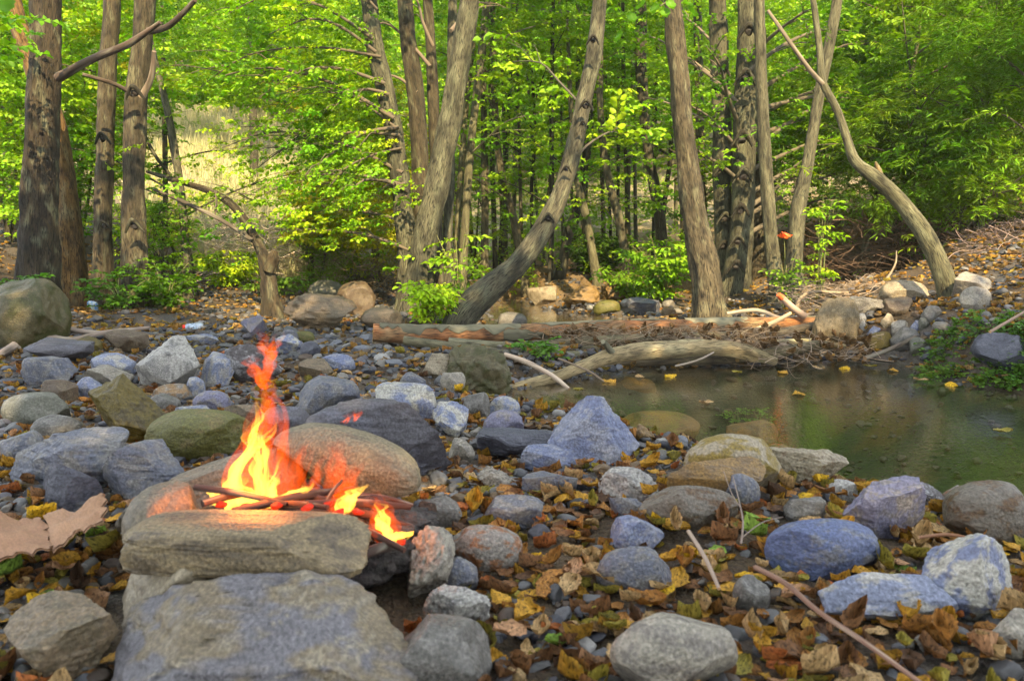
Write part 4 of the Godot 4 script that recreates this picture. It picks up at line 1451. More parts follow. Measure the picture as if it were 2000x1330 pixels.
func build_logs() -> void:
	var wood := Color(0.33, 0.19, 0.11)
	var red := Color(0.46, 0.17, 0.075)
	var grey := Color(0.25, 0.215, 0.17)
	var px := [[728, 650, 4.72, 36], [860, 655, 4.8, 38], [1000, 652, 4.9, 36], [1200, 642, 5.05, 32], [1400, 635, 5.25, 27], [1612, 629, 5.45, 22]]
	var t := log_of("fallen_log", "longest fallen log, reddish with peeling grey bark, spanning the creek", "log", px, wood, red, 0.12, 20, 0.04)
	var ctrl := path_px(px)
	var i := 0
	for q in [[0.02, 0.15, 0.2, 3.0, grey * 0.62], [0.13, 0.30, 0.5, 3.2, grey * 0.8], [0.33, 0.50, 1.1, 3.0, grey * 0.9], [0.27, 0.36, -0.6, 0.5, grey * 0.6], [0.54, 0.60, 1.3, 2.6, grey], [0.66, 0.80, 0.1, 3.0, grey * 1.1], [0.90, 0.97, 1.3, 2.4, grey]]:
		bark_plate(t, ctrl, q[0], q[1], q[2], q[3], q[4], i * 2.3)
		i += 1
	var f := log_of("fallen_log", "bleached forked log dipping from the dam into the pool", "log", [[948, 768, 3.86, 13], [1010, 755, 3.95, 17], [1085, 737, 4.1, 20], [1140, 714, 4.2, 24], [1195, 694, 4.32, 28], [1260, 687, 4.42, 32], [1380, 680, 4.55, 33], [1450, 686, 4.6, 28], [1515, 706, 4.66, 16]], Color(0.36, 0.25, 0.155), Color(0.52, 0.38, 0.25), 0.28, 20, 0.03)
	obj("branch_stub", tube(path_px([[1195, 690, 4.3, 16], [1185, 676, 4.25, 12], [1178, 668, 4.2, 9]]), 8, 0.02, grey, grey * 0.7, 0.2), M.bark, f)
	log_of("fallen_log", "thin grey-brown log lying just below the longest log", "log", [[788, 664, 4.5, 17], [870, 676, 4.5, 20], [960, 688, 4.5, 20], [1060, 694, 4.55, 20], [1145, 694, 4.6, 17]], Color(0.17, 0.14, 0.10), Color(0.26, 0.22, 0.16), 0.15, 12)
	log_of("fallen_log", "pale slim log squeezed between two others in the dam", "log", [[876, 666, 4.66, 14], [980, 676, 4.66, 16], [1080, 680, 4.7, 16], [1170, 682, 4.75, 13]], Color(0.24, 0.205, 0.15), Color(0.30, 0.26, 0.20), 0.15, 12)
	log_of("fallen_log", "purplish brown log under the long log's far end", "log", [[1430, 662, 4.95, 12], [1520, 650, 5.05, 18], [1616, 634, 5.2, 18]], Color(0.15, 0.10, 0.075), Color(0.22, 0.16, 0.12), 0.15, 12)
	log_of("fallen_log", "rough light log lying low at the waterline of the dam", "log", [[1440, 700, 4.62, 16], [1520, 688, 4.7, 20], [1600, 676, 4.8, 18], [1652, 676, 4.8, 8]], Color(0.26, 0.2, 0.13), Color(0.19, 0.14, 0.09), 0.25, 12)
	log_of("fallen_branch", "smooth tan branch leaning across the long log's far end", "branch", [[1438, 654, 4.95, 9], [1490, 640, 5.0, 10], [1545, 612, 5.1, 7]], Color(0.32, 0.25, 0.15), Color(0.26, 0.2, 0.12), 0.06, 8)
	var stub := log_of("broken_branch", "broken branch with a raw red end sticking up from the long log", "branch", [[1572, 618, 5.35, 15], [1548, 600, 5.32, 13], [1526, 580, 5.3, 12]], Color(0.24, 0.17, 0.12), Color(0.3, 0.22, 0.17), 0.08, 10)
	obj("broken_end", tube(path_px([[1528, 582, 5.3, 13], [1521, 575, 5.29, 9]]), 10, 0.02, Color(0.5, 0.09, 0.02), Color(0.4, 0.07, 0.02), 0.1, 0, 0, Color(0.5, 0.1, 0.03)), M.twig, stub)
	log_of("fallen_branch", "greenish grey branch low in the dam by the tall holed boulder", "branch", [[1492, 668, 4.95, 11], [1550, 668, 5.0, 12], [1612, 664, 5.05, 9]], Color(0.2, 0.18, 0.09), Color(0.26, 0.22, 0.15), 0.1, 8)
	log_of("fallen_branch", "dark curved stick ending at the water below the leafy bank", "branch", [[1690, 700, 4.62, 10], [1740, 682, 4.7, 9], [1790, 658, 4.8, 7]], Color(0.09, 0.07, 0.05), Color(0.14, 0.11, 0.08), 0.1, 8)
	log_of("fallen_branch", "silvery driftwood piece beyond the tall holed boulder", "branch", [[1690, 612, 5.9, 9], [1740, 610, 5.9, 11], [1786, 606, 5.9, 7]], Color(0.45, 0.42, 0.38), Color(0.36, 0.32, 0.28), 0.15, 8)
	log_of("fallen_branch", "split branch with a pale tip lying from the dam into the pool", "branch", [[985, 692, 4.2, 8], [1030, 708, 4.15, 10], [1080, 735, 4.05, 10], [1112, 760, 3.95, 7]], Color(0.30, 0.22, 0.16), Color(0.38, 0.3, 0.22), 0.15, 8)
	log_of("fallen_branch", "thin dark stick poking over the forked log", "branch", [[1090, 700, 4.1, 4], [1150, 725, 4.05, 4], [1180, 745, 4.0, 3]], Color(0.12, 0.09, 0.06), Color(0.18, 0.13, 0.09), 0.05, 6)
	log_of("fallen_branch", "grey twig curving out of the forked log over the water", "branch", [[1320, 715, 4.3, 4], [1360, 705, 4.25, 4], [1395, 688, 4.25, 3]], Color(0.3, 0.25, 0.2), Color(0.2, 0.16, 0.12), 0.05, 6)
	log_of("fallen_branch", "upper arm of the bleached branch by the huge mossy boulder", "branch", [[-10, 698, 4.1, 14], [30, 672, 4.3, 15], [66, 638, 4.5, 15], [110, 640, 4.6, 12], [180, 650, 4.6, 10], [225, 650, 4.65, 7]], Color(0.17, 0.13, 0.10), Color(0.26, 0.21, 0.17), 0.1, 9)
	log_of("fallen_branch", "lower long arm of the bleached branch by the huge mossy boulder", "branch", [[20, 682, 4.28, 14], [90, 660, 4.4, 12], [140, 664, 4.45, 11], [200, 650, 4.55, 9], [290, 640, 4.8, 6]], Color(0.17, 0.13, 0.10), Color(0.26, 0.21, 0.17), 0.1, 9)
	log_of("twig", "long reddish brown twig running out of the picture's lower edge", "twig", [[1475, 1108, 1.24, 10], [1535, 1140, 1.18, 11], [1600, 1195, 1.09, 11], [1690, 1255, 1.0, 11], [1800, 1335, 0.93, 10]], Color(0.10, 0.055, 0.035), Color(0.17, 0.10, 0.07), 0.08, 8, 0.02)
	log_of("twig", "grey-brown twig standing slantwise in the leaves near the loaf-shaped stone", "twig", [[1345, 1038, 1.42, 9], [1378, 1090, 1.34, 9], [1405, 1150, 1.26, 8]], Color(0.16, 0.12, 0.09), Color(0.22, 0.17, 0.13), 0.08, 8, 0.02)
	var fk := log_of("twig", "thin upright forked twig before the round cobble", "twig", [[1448, 1062, 1.38, 5], [1452, 1020, 1.40, 4], [1442, 970, 1.42, 3], [1432, 930, 1.44, 2]], Color(0.15, 0.12, 0.10), Color(0.22, 0.18, 0.15), 0.03, 6, 0.02)
	obj("side_twig", tube(path_px([[1446, 990, 1.41, 3], [1430, 965, 1.42, 2], [1414, 920, 1.44, 1.5]]), 5, 0.02, Color(0.15, 0.12, 0.10), Color(0.2, 0.16, 0.13)), M.twig, fk)
	obj("side_twig", tube(path_px([[1450, 1050, 1.38, 3], [1490, 1020, 1.4, 2], [1530, 1010, 1.42, 1.5]]), 5, 0.02, Color(0.15, 0.12, 0.10), Color(0.2, 0.16, 0.13)), M.twig, fk)
	log_of("twig", "short brown twig lying under the tilted lavender slab", "twig", [[1795, 1050, 1.5, 6], [1850, 1044, 1.52, 7], [1890, 1050, 1.5, 5]], Color(0.13, 0.06, 0.03), Color(0.18, 0.09, 0.05), 0.05, 6, 0.02)
	log_of("twig", "brown stick slanting up the leafy bank above the squarish bank boulder", "twig", [[1935, 648, 3.75, 6], [1970, 628, 3.85, 6], [2010, 605, 3.95, 5]], Color(0.14, 0.09, 0.06), Color(0.2, 0.14, 0.1), 0.05, 6)
	log_of("twig", "dark stick along the foot of the curved tree", "twig", [[1800, 648, 4.9, 5], [1840, 630, 5.0, 6], [1870, 612, 5.1, 4]], Color(0.1, 0.07, 0.05), Color(0.16, 0.12, 0.09), 0.05, 6)
	brush("brush_pile", "tangled dry twigs and dead leaves piled between the logs of the dam", [1060, 1520, 640, 690], [4.6, 5.05], 760, 0.5, Color(0.22, 0.16, 0.10), 130)
	brush("brush_pile", "grey tangle of roots and branches at the foot of the forked trees", [1530, 1720, 550, 635], [5.9, 7.0], 360, 0.6, Color(0.30, 0.235, 0.175), 0)
	brush("brush_pile", "loose driftwood sticks washed up before the tall holed boulder", [1440, 1700, 655, 705], [4.55, 4.9], 130, 0.5, Color(0.30, 0.22, 0.15), 60)
	brush("brush_pile", "dark brown heap of dead branches under the willow thicket", [1580, 1860, 430, 565], [7.6, 9.0], 520, 0.9, Color(0.13, 0.08, 0.05), 0)
	brush("brush_pile", "pale dry brush heap at the back of the dry channel", [400, 560, 430, 560], [9.6, 12.0], 620, 1.1, Color(0.50, 0.42, 0.34), 0)
	brush("brush_pile", "bare brown brush behind the central trunks", [560, 790, 420, 570], [9.0, 11.0], 420, 1.0, Color(0.24, 0.17, 0.09), 0)
	brush("brush_pile", "pinkish dead brush at the edge of the bank far past the curved tree", [1880, 2050, 490, 560], [6.6, 7.6], 200, 0.7, Color(0.33, 0.24, 0.21), 0)
	log_of("fallen_log", "weathered grey log lying slantwise between the longest log and the bleached forked one", "log", [[1010, 676, 4.72, 15], [1150, 668, 4.8, 19], [1290, 660, 4.86, 19], [1420, 655, 4.92, 14]], Color(0.34, 0.28, 0.21), Color(0.24, 0.19, 0.14), 0.22, 12)
	log_of("fallen_log", "dark wet log half sunk at the foot of the bleached forked log", "log", [[1190, 712, 4.55, 12], [1300, 706, 4.62, 17], [1430, 702, 4.66, 15], [1500, 700, 4.7, 10]], Color(0.12, 0.085, 0.06), Color(0.18, 0.13, 0.09), 0.25, 12)
	log_of("fallen_branch", "long grey branch thrown across the dam from the tall holed boulder", "branch", [[1250, 650, 4.9, 6], [1380, 664, 4.85, 8], [1520, 672, 4.85, 8], [1600, 690, 4.8, 6]], Color(0.34, 0.28, 0.22), Color(0.25, 0.2, 0.15), 0.1, 7)
	log_of("fallen_branch", "crooked pale branch lying behind the longest log by the sturdy furrowed trunk", "branch", [[1420, 612, 6.0, 7], [1480, 606, 6.0, 9], [1530, 622, 5.9, 8], [1590, 612, 5.9, 6]], Color(0.2, 0.16, 0.12), Color(0.15, 0.12, 0.09), 0.1, 7)
	# one crooked root arching over the backwater
	log_of("fallen_branch", "long thin looping branch arching over the dark backwater", "branch", [[1555, 640, 6.3, 7], [1560, 590, 6.3, 8], [1590, 570, 6.3, 7], [1660, 572, 6.4, 6], [1720, 555, 6.5, 5], [1748, 520, 6.6, 4], [1752, 490, 6.7, 2]], Color(0.16, 0.12, 0.08), Color(0.22, 0.17, 0.11), 0.06, 7)

func brush(called: String, label: String, box: Array, deep: Array, n: int, length: float, tone: Color, leaves: int) -> void:
	var mid := at((box[0] + box[1]) / 2.0, box[3], (deep[0] + deep[1]) / 2.0)
	var t := thing(called, label, "brushwood", mid)
	var meshes := []
	for k in 4:
		var ctrl := []
		var p := Vector3(0, 0, 0.5)
		for i in 5:
			ctrl.append([p, 0.008 * (1.0 - i * 0.18)])
			p += Vector3(rng.randf_range(-0.10, 0.10), rng.randf_range(-0.08, 0.10), -0.25)
		meshes.append(tube(ctrl, 4, 0.15, Color(1, 1, 1), Color(0.7, 0.7, 0.7)))
	var where := [[], [], [], []]
	var tint := [PackedColorArray(), PackedColorArray(), PackedColorArray(), PackedColorArray()]
	for i in n:
		var p := at(rng.randf_range(box[0], box[1]), rng.randf_range(box[2], box[3]), rng.randf_range(deep[0], deep[1]))
		p.y = maxf(p.y, height(p.x, p.z) + 0.01)
		var s := length * rng.randf_range(0.35, 1.1)
		var bs := Basis.from_euler(Vector3(rng.randf_range(-0.7, 0.7) * (1.0 if length > 0.6 else 0.4), rng.randf() * TAU, rng.randf() * TAU)).scaled(Vector3(0.6, 0.6, 1) * s)
		where[i % 4].append(Transform3D(bs, p))
		tint[i % 4].append(tone * rng.randf_range(0.55, 1.25))
	for k in 4:
		scatter("twig", meshes[k], M.twig, where[k], tint[k], t)
	if leaves > 0:
		var lw := []
		var lt := PackedColorArray()
		for i in leaves:
			var p := at(rng.randf_range(box[0], box[1]), rng.randf_range(box[2], box[3]), rng.randf_range(deep[0], deep[1]))
			lw.append(Transform3D(Basis.from_euler(Vector3(rng.randf_range(-1, 1), rng.randf() * TAU, rng.randf_range(-1, 1))).scaled(Vector3.ONE * 0.06), p))
			lt.append(Color(0.2, 0.12, 0.05) * rng.randf_range(0.6, 1.2))
		scatter("dead_leaf", leaf_mesh(1, 0.66, 0.9, 0.4, 0.5, 77), M.dead_leaf, lw, lt, t)

# ==================================================================== trees
const LIME := Color(0.21, 0.385, 0.012)  # leaf greens partly carry sunlit and shaded foliage in their colour
const MID := Color(0.175, 0.335, 0.012)
const DEEP := Color(0.14, 0.27, 0.014)
const YELLOW := Color(0.38, 0.40, 0.012)

func tree(called: String, label: String, px: Array, depth: float, lean: float, tones: Array, up: float, opt := {}) -> Dictionary:
	# px: [u, v, width px] from the foot upwards
	var ctrl := []
	var n := px.size()
	for i in n:
		var d := depth + lean * i / maxf(1.0, n - 1.0)
		ctrl.append([at(px[i][0], px[i][1], d), px[i][2] / FOCAL * d * 0.40])
	var foot: Vector3 = ctrl[0][0]
	ctrl[0][0] = Vector3(foot.x, minf(foot.y, height(foot.x, foot.z)) - 0.12, foot.z)
	var last: Vector3 = ctrl[n - 1][0]
	var dir: Vector3 = (last - ctrl[n - 2][0]).normalized()
	var r: float = ctrl[n - 1][1]
	for k in 3:
		if up > 0.0:
			dir = (dir + Vector3(0, 0.35, 0)).normalized()
			last += dir * up / 3.0
			ctrl.append([last, r * (0.75 - 0.27 * k)])
	var t := thing(called, label, "tree", ctrl[0][0])
	var sides: int = opt.get("sides", 28)
	var trunk := obj("trunk", tube(ctrl, sides, opt.get("step", 0.05), tones[0], tones[1], opt.get("rough", 0.14), opt.get("flare", 0.7), px[0][0] * 0.071, Color(0.3, 0.22, 0.13)), M.bark, t)
	return {"node": t, "ctrl": ctrl, "trunk": trunk}

func limb(tr: Dictionary, a: Vector3, b: Vector3, r: float, arch: float, tone: Color, sprays: int, spread: float, kind: String, scale_: float, leaf: Color, pts: Array, twigs := 3) -> void:
	var mid1 := a.lerp(b, 0.33) + Vector3(0, arch * 0.8, 0)
	var mid2 := a.lerp(b, 0.68) + Vector3(0, arch * 0.9, 0) + Vector3(rng.randf_range(-0.06, 0.06), 0, rng.randf_range(-0.06, 0.06))
	var ctrl := [[a, r], [mid1, r * 0.75], [mid2, r * 0.5], [b, r * 0.2]]
	obj("limb", tube(ctrl, 6, 0.12, tone, tone * 0.7), M.twig, tr.node)
	var got := curve(ctrl, 0.1)
	var cp: PackedVector3Array = got[0]
	var dir := (b - a).normalized()
	for k in twigs:
		var i := int(cp.size() * rng.randf_range(0.25, 0.9))
		var p := cp[mini(i, cp.size() - 1)]
		var side := dir.cross(Vector3.UP).normalized() * (1.0 if k % 2 == 0 else -1.0) * rng.randf_range(0.3, 1.0) + Vector3(0, rng.randf_range(-0.4, 0.3), 0)
		var q := p + (dir * rng.randf_range(0.5, 1.0) + side).normalized() * a.distance_to(b) * rng.randf_range(0.2, 0.4)
		obj("side_branch", tube([[p, r * 0.32], [p.lerp(q, 0.5) + Vector3(0, 0.03, 0), r * 0.24], [q, r * 0.1]], 4, 0.2, tone, tone * 0.7), M.twig, tr.node)
		for s in int(sprays * 0.12):
			pts.append([p.lerp(q, rng.randf_range(0.3, 1.1)) + jitter(spread * 0.6), (q - p).normalized()])
	for s in sprays:
		var f := pow(rng.randf(), 0.8) * 0.9 + 0.14
		var p := cp[mini(int(f * cp.size()), cp.size() - 1)]
		pts.append([p + jitter(spread * (0.4 + 0.6 * f)), dir])

func jitter(r: float) -> Vector3:
	return Vector3(rng.randfn(0, 0.5), rng.randfn(0, 0.32), rng.randfn(0, 0.5)) * r

func cloud(pts: Array, box: Array, deep: Array, n: int, freq: float, least: float, seed_: float) -> void:
	# leafy clumps in that part of the wood; least: how much noise a point needs to carry leaves
	var made := 0
	for i in n * 6:
		if made >= n:
			return
		var p := at(rng.randf_range(box[0], box[1]), rng.randf_range(box[2], box[3]), rng.randf_range(deep[0], deep[1]))
		if n1.get_noise_3dv(p * freq + Vector3(seed_, 0, seed_)) > least and p.y > height(p.x, p.z) + 0.1:
			pts.append(p)
			made += 1

func top_crown(tr: Dictionary, from_y: float, radius: float, limbs: int, sprays: int, leaf: Color, tone: Color, scale_ := 1.5) -> void:
	var ctrl: Array = tr.ctrl
	var got := curve(ctrl, 0.3)
	var cp: PackedVector3Array = got[0]
	var high := PackedVector3Array()
	for p in cp:
		if p.y > from_y:
			high.append(p)
	if high.is_empty():
		return
	var pts := []
	sprays = int(sprays * 0.05)
	for k in limbs:
		var a := high[int((k + rng.randf()) / limbs * (high.size() - 1))]
		var ang := k * 2.4 + rng.randf_range(-0.4, 0.4)
		var l := radius * rng.randf_range(0.6, 1.1)
		var b := a + Vector3(cos(ang) * l, l * rng.randf_range(0.05, 0.45), sin(ang) * l)
		limb(tr, a, b, 0.03, 0.12 * l, tone, int(float(sprays) / limbs), 0.55, "alder", scale_, leaf, pts, 1)
	leafy(tr.node, "alder", pts, scale_, leaf, 0.5)

func scar(tr: Dictionary, u: float, v: float, depth: float, w: float) -> void:
	# the dark, chevron-browed mark a shed branch leaves on the bark
	var p := at(u, v, depth)
	var s := w / FOCAL * depth
	var ctrl := [[p + Vector3(-s * 0.6, -s * 0.45, 0.0), s * 0.07], [p + Vector3(-s * 0.25, s * 0.12, 0.022), s * 0.12], [p + Vector3(0, s * 0.32, 0.03), s * 0.15], [p + Vector3(s * 0.25, s * 0.12, 0.022), s * 0.12], [p + Vector3(s * 0.6, -s * 0.45, 0.0), s * 0.07]]
	var t := obj("branch_scar", tube(ctrl, 8, 0.01, Color(0.035, 0.028, 0.022), Color(0.06, 0.05, 0.04), 0.2), M.bark, tr.node)
	obj("scar_knot", rock(2, "ragged", Vector3(s * 0.55, s * 0.5, s * 0.3), int(u + v), [Color(0.03, 0.024, 0.02), Color(0.06, 0.045, 0.035), 0.4, null]), M.rock, tr.node).position += p + Vector3(0, -s * 0.05, 0.0)

func build_trees() -> void:
	var dark := [Color(0.036, 0.025, 0.017), Color(0.075, 0.052, 0.034)]  # dark brown bark, lowered further to put the deep shade into it
	var warm := [Color(0.24, 0.125, 0.045), Color(0.14, 0.08, 0.035)]  # orange of the warm light on this trunk, put into the bark colour
	var brown := [Color(0.062, 0.046, 0.031), Color(0.108, 0.081, 0.056)]  # brown bark, lowered to carry the shade on the trunk group
	var grey := [Color(0.075, 0.067, 0.050), Color(0.165, 0.147, 0.112)]
	var pale := [Color(0.175, 0.152, 0.112), Color(0.11, 0.095, 0.07)]
	var smooth := [Color(0.19, 0.165, 0.11), Color(0.125, 0.11, 0.072)]
	# ---- the group of trunks by the huge mossy boulder
	var a := tree("broadleaf_tree", "thick dark brown trunk with shade painted into its bark, foremost of the group by the huge mossy boulder", [[70, 630, 104], [72, 480, 86], [77, 330, 74], [86, 160, 68], [86, -40, 62]], 5.9, 0.2, dark, 6.0, {"sides": 48, "step": 0.035, "rough": 0.16})
	limb_px(a, [[112, 152, 5.85, 18], [180, 115, 5.7, 14], [250, 85, 5.6, 13], [312, 44, 5.5, 8]], Color(0.05, 0.035, 0.025))
	top_crown(a, 3.2, 3.0, 12, 800, MID, dark[0])
	var b := tree("broadleaf_tree", "orange-brown trunk with warm light painted into its bark, behind the foremost dark one, its top leaning away to the side", [[136, 606, 84], [132, 500, 70], [124, 380, 56], [100, 230, 46], [50, 90, 42], [12, -30, 40]], 6.5, 0.3, warm, 5.0, {"sides": 44, "step": 0.04})
	top_crown(b, 3.2, 3.0, 10, 700, MID, dark[0])
	var c := tree("broadleaf_tree", "straight narrow brown trunk, middle one of the group by the huge mossy boulder", [[198, 606, 52], [200, 450, 41], [205, 280, 37], [210, 120, 38], [219, -40, 34]], 6.4, 0.3, brown, 6.0, {"sides": 36})
	top_crown(c, 3.4, 2.6, 10, 700, LIME, dark[0])
	scar(c, 200, 270, 6.28, 26)
	scar(c, 203, 440, 6.3, 22)
	var d := tree("broadleaf_tree", "grey-brown gnarled trunk at the gravel side of the trunk group", [[262, 612, 66], [262, 470, 54], [260, 330, 46], [268, 160, 46], [285, -40, 42]], 6.3, 0.3, brown, 6.0, {"sides": 40})
	limb_px(d, [[275, 190, 6.35, 14], [295, 150, 6.3, 11], [300, 100, 6.2, 8]], brown[1])
	limb_px(d, [[290, 60, 6.3, 14], [330, 50, 6.1, 11], [380, 0, 5.9, 9]], dark[0])
	limb_px(d, [[258, 185, 6.3, 10], [225, 165, 6.2, 8], [160, 145, 6.1, 6]], dark[0])
	scar(d, 262, 440, 6.15, 32)
	scar(d, 262, 180, 6.2, 30)
	top_crown(d, 3.4, 3.2, 12, 900, LIME, dark[0])
	var e := tree("slender_tree", "slim pale grey trunk leaning beside the gnarled grey-brown one", [[366, 570, 24], [357, 430, 19], [337, 270, 16], [300, 110, 13], [280, 20, 11]], 7.2, 0.2, pale, 4.0, {"sides": 18, "flare": 0.2})
	top_crown(e, 3.0, 2.0, 7, 300, LIME, dark[0])
	var pts := []
	cloud(pts, [-60, 340, -60, 330], [7.4, 10.0], 1800, 0.9, 0.0, 3.0)
	cloud(pts, [-60, 130, 150, 420], [7.0, 9.0], 220, 0.9, 0.05, 8.0)
	leafy(d.node, "alder", pts, 0.56, LIME, 0.6)
	pts = []
	cloud(pts, [-60, 60, -60, 140], [5.0, 5.8], 22, 1.0, 0.1, 13.0)
	leafy(a.node, "alder", pts, 0.7, MID, 0.5)
	# ---- the tall clump in the middle
	var m := tree("clump_tree", "grey central trunk with many limbs sweeping out over the gravel", [[800, 612, 58], [795, 500, 46], [778, 330, 46], [755, 190, 42], [730, 80, 40], [718, -40, 36]], 7.2, 0.1, grey, 6.0, {"sides": 36})
	var m2 := tree("clump_tree", "dark upright stem behind the central trunk with the sweeping limbs", [[815, 605, 44], [822, 420, 40], [815, 220, 38], [798, 80, 36], [788, -40, 33]], 7.6, 0.1, brown, 6.0, {"sides": 30})
	var m3 := tree("clump_tree", "thick rough stem of the central clump leaning towards the pool side", [[806, 612, 66], [830, 470, 60], [862, 320, 54], [890, 170, 46], [910, 40, 46], [922, -60, 42]], 7.0, -0.1, grey, 6.0, {"sides": 40})
	var m4 := tree("clump_tree", "slimmer shaded stem standing between the two central trunks", [[852, 575, 32], [852, 400, 28], [846, 200, 26], [838, 40, 22], [832, -60, 20]], 7.9, 0.2, brown, 5.0, {"sides": 22})
	var m5 := tree("clump_tree", "thin grey stem rising behind the thick leaning one", [[868, 560, 26], [876, 400, 24], [880, 200, 24], [884, 0, 20]], 8.2, 0.2, grey, 5.0, {"sides": 20})
	top_crown(m, 3.6, 3.2, 12, 900, LIME, grey[0])
	top_crown(m2, 3.8, 2.6, 10, 700, MID, grey[0])
	top_crown(m3, 3.8, 3.4, 12, 900, MID, grey[0])
	top_crown(m4, 3.8, 2.2, 8, 400, MID, grey[0])
	top_crown(m5, 3.8, 2.2, 8, 400, MID, grey[0])
	pts = []
	for q in [[722, 65, 480, 20, 60], [728, 80, 540, 55, 40], [738, 120, 420, 120, 60], [745, 150, 520, 140, 45], [752, 175, 560, 195, 30], [758, 200, 500, 215, 45], [763, 225, 430, 190, 70], [768, 250, 470, 265, 50], [772, 268, 545, 290, 30], [775, 285, 500, 310, 40], [778, 305, 560, 330, 25], [780, 325, 460, 330, 50], [783, 345, 520, 365, 35], [786, 370, 580, 345, 25], [788, 392, 600, 380, 22], [790, 415, 640, 400, 18], [788, 360, 540, 250, 30], [730, 40, 560, -30, 30], [800, 470, 640, 450, 30]]:
		var d0 := 7.15
		var d1 := d0 + rng.randf_range(-0.4, 0.6)
		limb(m, at(q[0] + 6, q[1] + rng.randf_range(-26, 26), d0), at(q[2] + rng.randf_range(-60, 90), q[3] + rng.randf_range(-55, 60), d1), rng.randf_range(0.012, 0.021), q[4] / FOCAL * 7.0 * rng.randf_range(0.6, 1.2), Color(0.10, 0.08, 0.055), 26, 0.6, "alder", 0.6, LIME, pts, 7)
	for q in [[840, 130, 700, 60, 40], [815, 180, 720, 150, 20], [845, 90, 780, -20, 20], [880, 60, 960, 10, 20]]:
		limb(m2, at(q[0], q[1], 7.6), at(q[2], q[3], 7.9 + rng.randf_range(-0.5, 0.8)), 0.02, q[4] / FOCAL * 7.0, Color(0.13, 0.10, 0.07), 14, 0.4, "alder", 1.0, MID, [], 3)
	cloud(pts, [330, 760, -60, 330], [8.0, 10.4], 2900, 0.85, 0.02, 21.0)
	cloud(pts, [400, 640, 60, 300], [6.6, 7.4], 60, 1.1, 0.1, 25.0)
	pts = pts.filter(func(q): return not in_clearing(q[0] if q is Array else q))
	leafy(m.node, "alder", pts, 0.5, LIME, 0.65)
	pts = []
	cloud(pts, [560, 800, 330, 480], [8.6, 10.5], 760, 0.9, 0.0, 28.0)
	leafy(m2.node, "alder", pts, 0.52, YELLOW, 0.5)
	# ---- leaning trunk over the creek
	var f := tree("leaning_tree", "scarred trunk leaning far over the creek from beside the long red log", [[882, 648, 74], [905, 618, 66], [960, 560, 60], [1020, 505, 54], [1075, 425, 46], [1110, 330, 40], [1138, 210, 36], [1160, 100, 36], [1176, -40, 34]], 5.9, 0.4, [grey[0], Color(0.14, 0.118, 0.09)], 6.0, {"sides": 36, "step": 0.04, "flare": 0.5})
	for q in [[1158, 78, 20], [1144, 205, 24], [1138, 242, 12], [1106, 330, 17], [1070, 425, 22]]:
		scar(f, q[0], q[1], 6.02, q[2])
	top_crown(f, 3.5, 3.0, 12, 800, MID, grey[0])
	pts = []
	limb(f, at(1140, 210, 6.2), at(1000, 120, 6.8), 0.012, 0.1, grey[0], 12, 0.3, "alder", 1.0, LIME, pts, 3)
	limb(f, at(1110, 330, 6.1), at(1210, 260, 6.6), 0.012, 0.1, grey[0], 12, 0.3, "alder", 1.0, LIME, pts, 3)
	leafy(f.node, "alder", pts, 0.7, LIME, 0.6)
	# ---- trunks beyond the dam
	var g := tree("broadleaf_tree", "sturdy furrowed brown trunk standing right behind the long red log", [[1390, 622, 84], [1378, 530, 64], [1352, 390, 52], [1335, 250, 46], [1320, 70, 42], [1312, -40, 40]], 6.4, 0.2, [Color(0.08, 0.06, 0.042), Color(0.145, 0.11, 0.078)], 6.0, {"sides": 44, "step": 0.035, "rough": 0.17, "flare": 0.6})
	top_crown(g, 3.6, 3.0, 12, 800, MID, grey[0])
	var h := tree("broadleaf_tree", "scarred grey trunk just beyond the sturdy furrowed one", [[1418, 560, 46], [1413, 400, 42], [1408, 200, 42], [1402, 0, 40], [1400, -60, 38]], 8.6, 0.2, grey, 6.0, {"sides": 28})
	var i := tree("broadleaf_tree", "widest scarred grey trunk of the pair with chevron marks", [[1436, 572, 66], [1450, 420, 52], [1458, 220, 54], [1464, 0, 50], [1466, -60, 46]], 8.3, 0.2, grey, 6.0, {"sides": 34})
	for q in [[1414, 330, 30], [1416, 425, 26], [1414, 480, 26], [1412, 140, 26]]:
		scar(h, q[0], q[1], 8.46, q[2])
	for q in [[1452, 342, 34], [1447, 410, 30], [1450, 270, 34], [1456, 150, 34], [1441, 470, 28], [1438, 520, 30], [1462, 60, 32]]:
		scar(i, q[0], q[1], 8.12, q[2])
	var i2 := tree("slender_tree", "dim slender stem standing close behind the widest scarred trunk", [[1478, 540, 30], [1484, 380, 30], [1480, 200, 28], [1476, 0, 24]], 9.2, 0.2, brown, 5.0, {"sides": 20})
	top_crown(h, 3.8, 2.8, 10, 700, MID, grey[0])
	top_crown(i, 3.8, 3.2, 12, 800, MID, grey[0])
	top_crown(i2, 4.2, 2.4, 8, 500, DEEP, grey[0])
	var j := tree("slender_tree", "slender straight stem of the forked pair growing behind the dam", [[1528, 606, 42], [1508, 480, 32], [1493, 270, 28], [1486, 100, 25], [1483, -40, 23]], 6.9, 0.2, pale, 5.0, {"sides": 28, "rough": 0.1})
	var k := tree("slender_tree", "slanting stem of the forked pair growing behind the dam", [[1548, 606, 46], [1556, 440, 36], [1578, 320, 28], [1602, 180, 25], [1626, 60, 24], [1642, -50, 22]], 6.9, 0.3, pale, 5.0, {"sides": 28, "rough": 0.1})
	top_crown(j, 3.6, 2.4, 9, 500, MID, grey[0])
	top_crown(k, 3.6, 2.6, 9, 600, MID, grey[0])
	pts = []
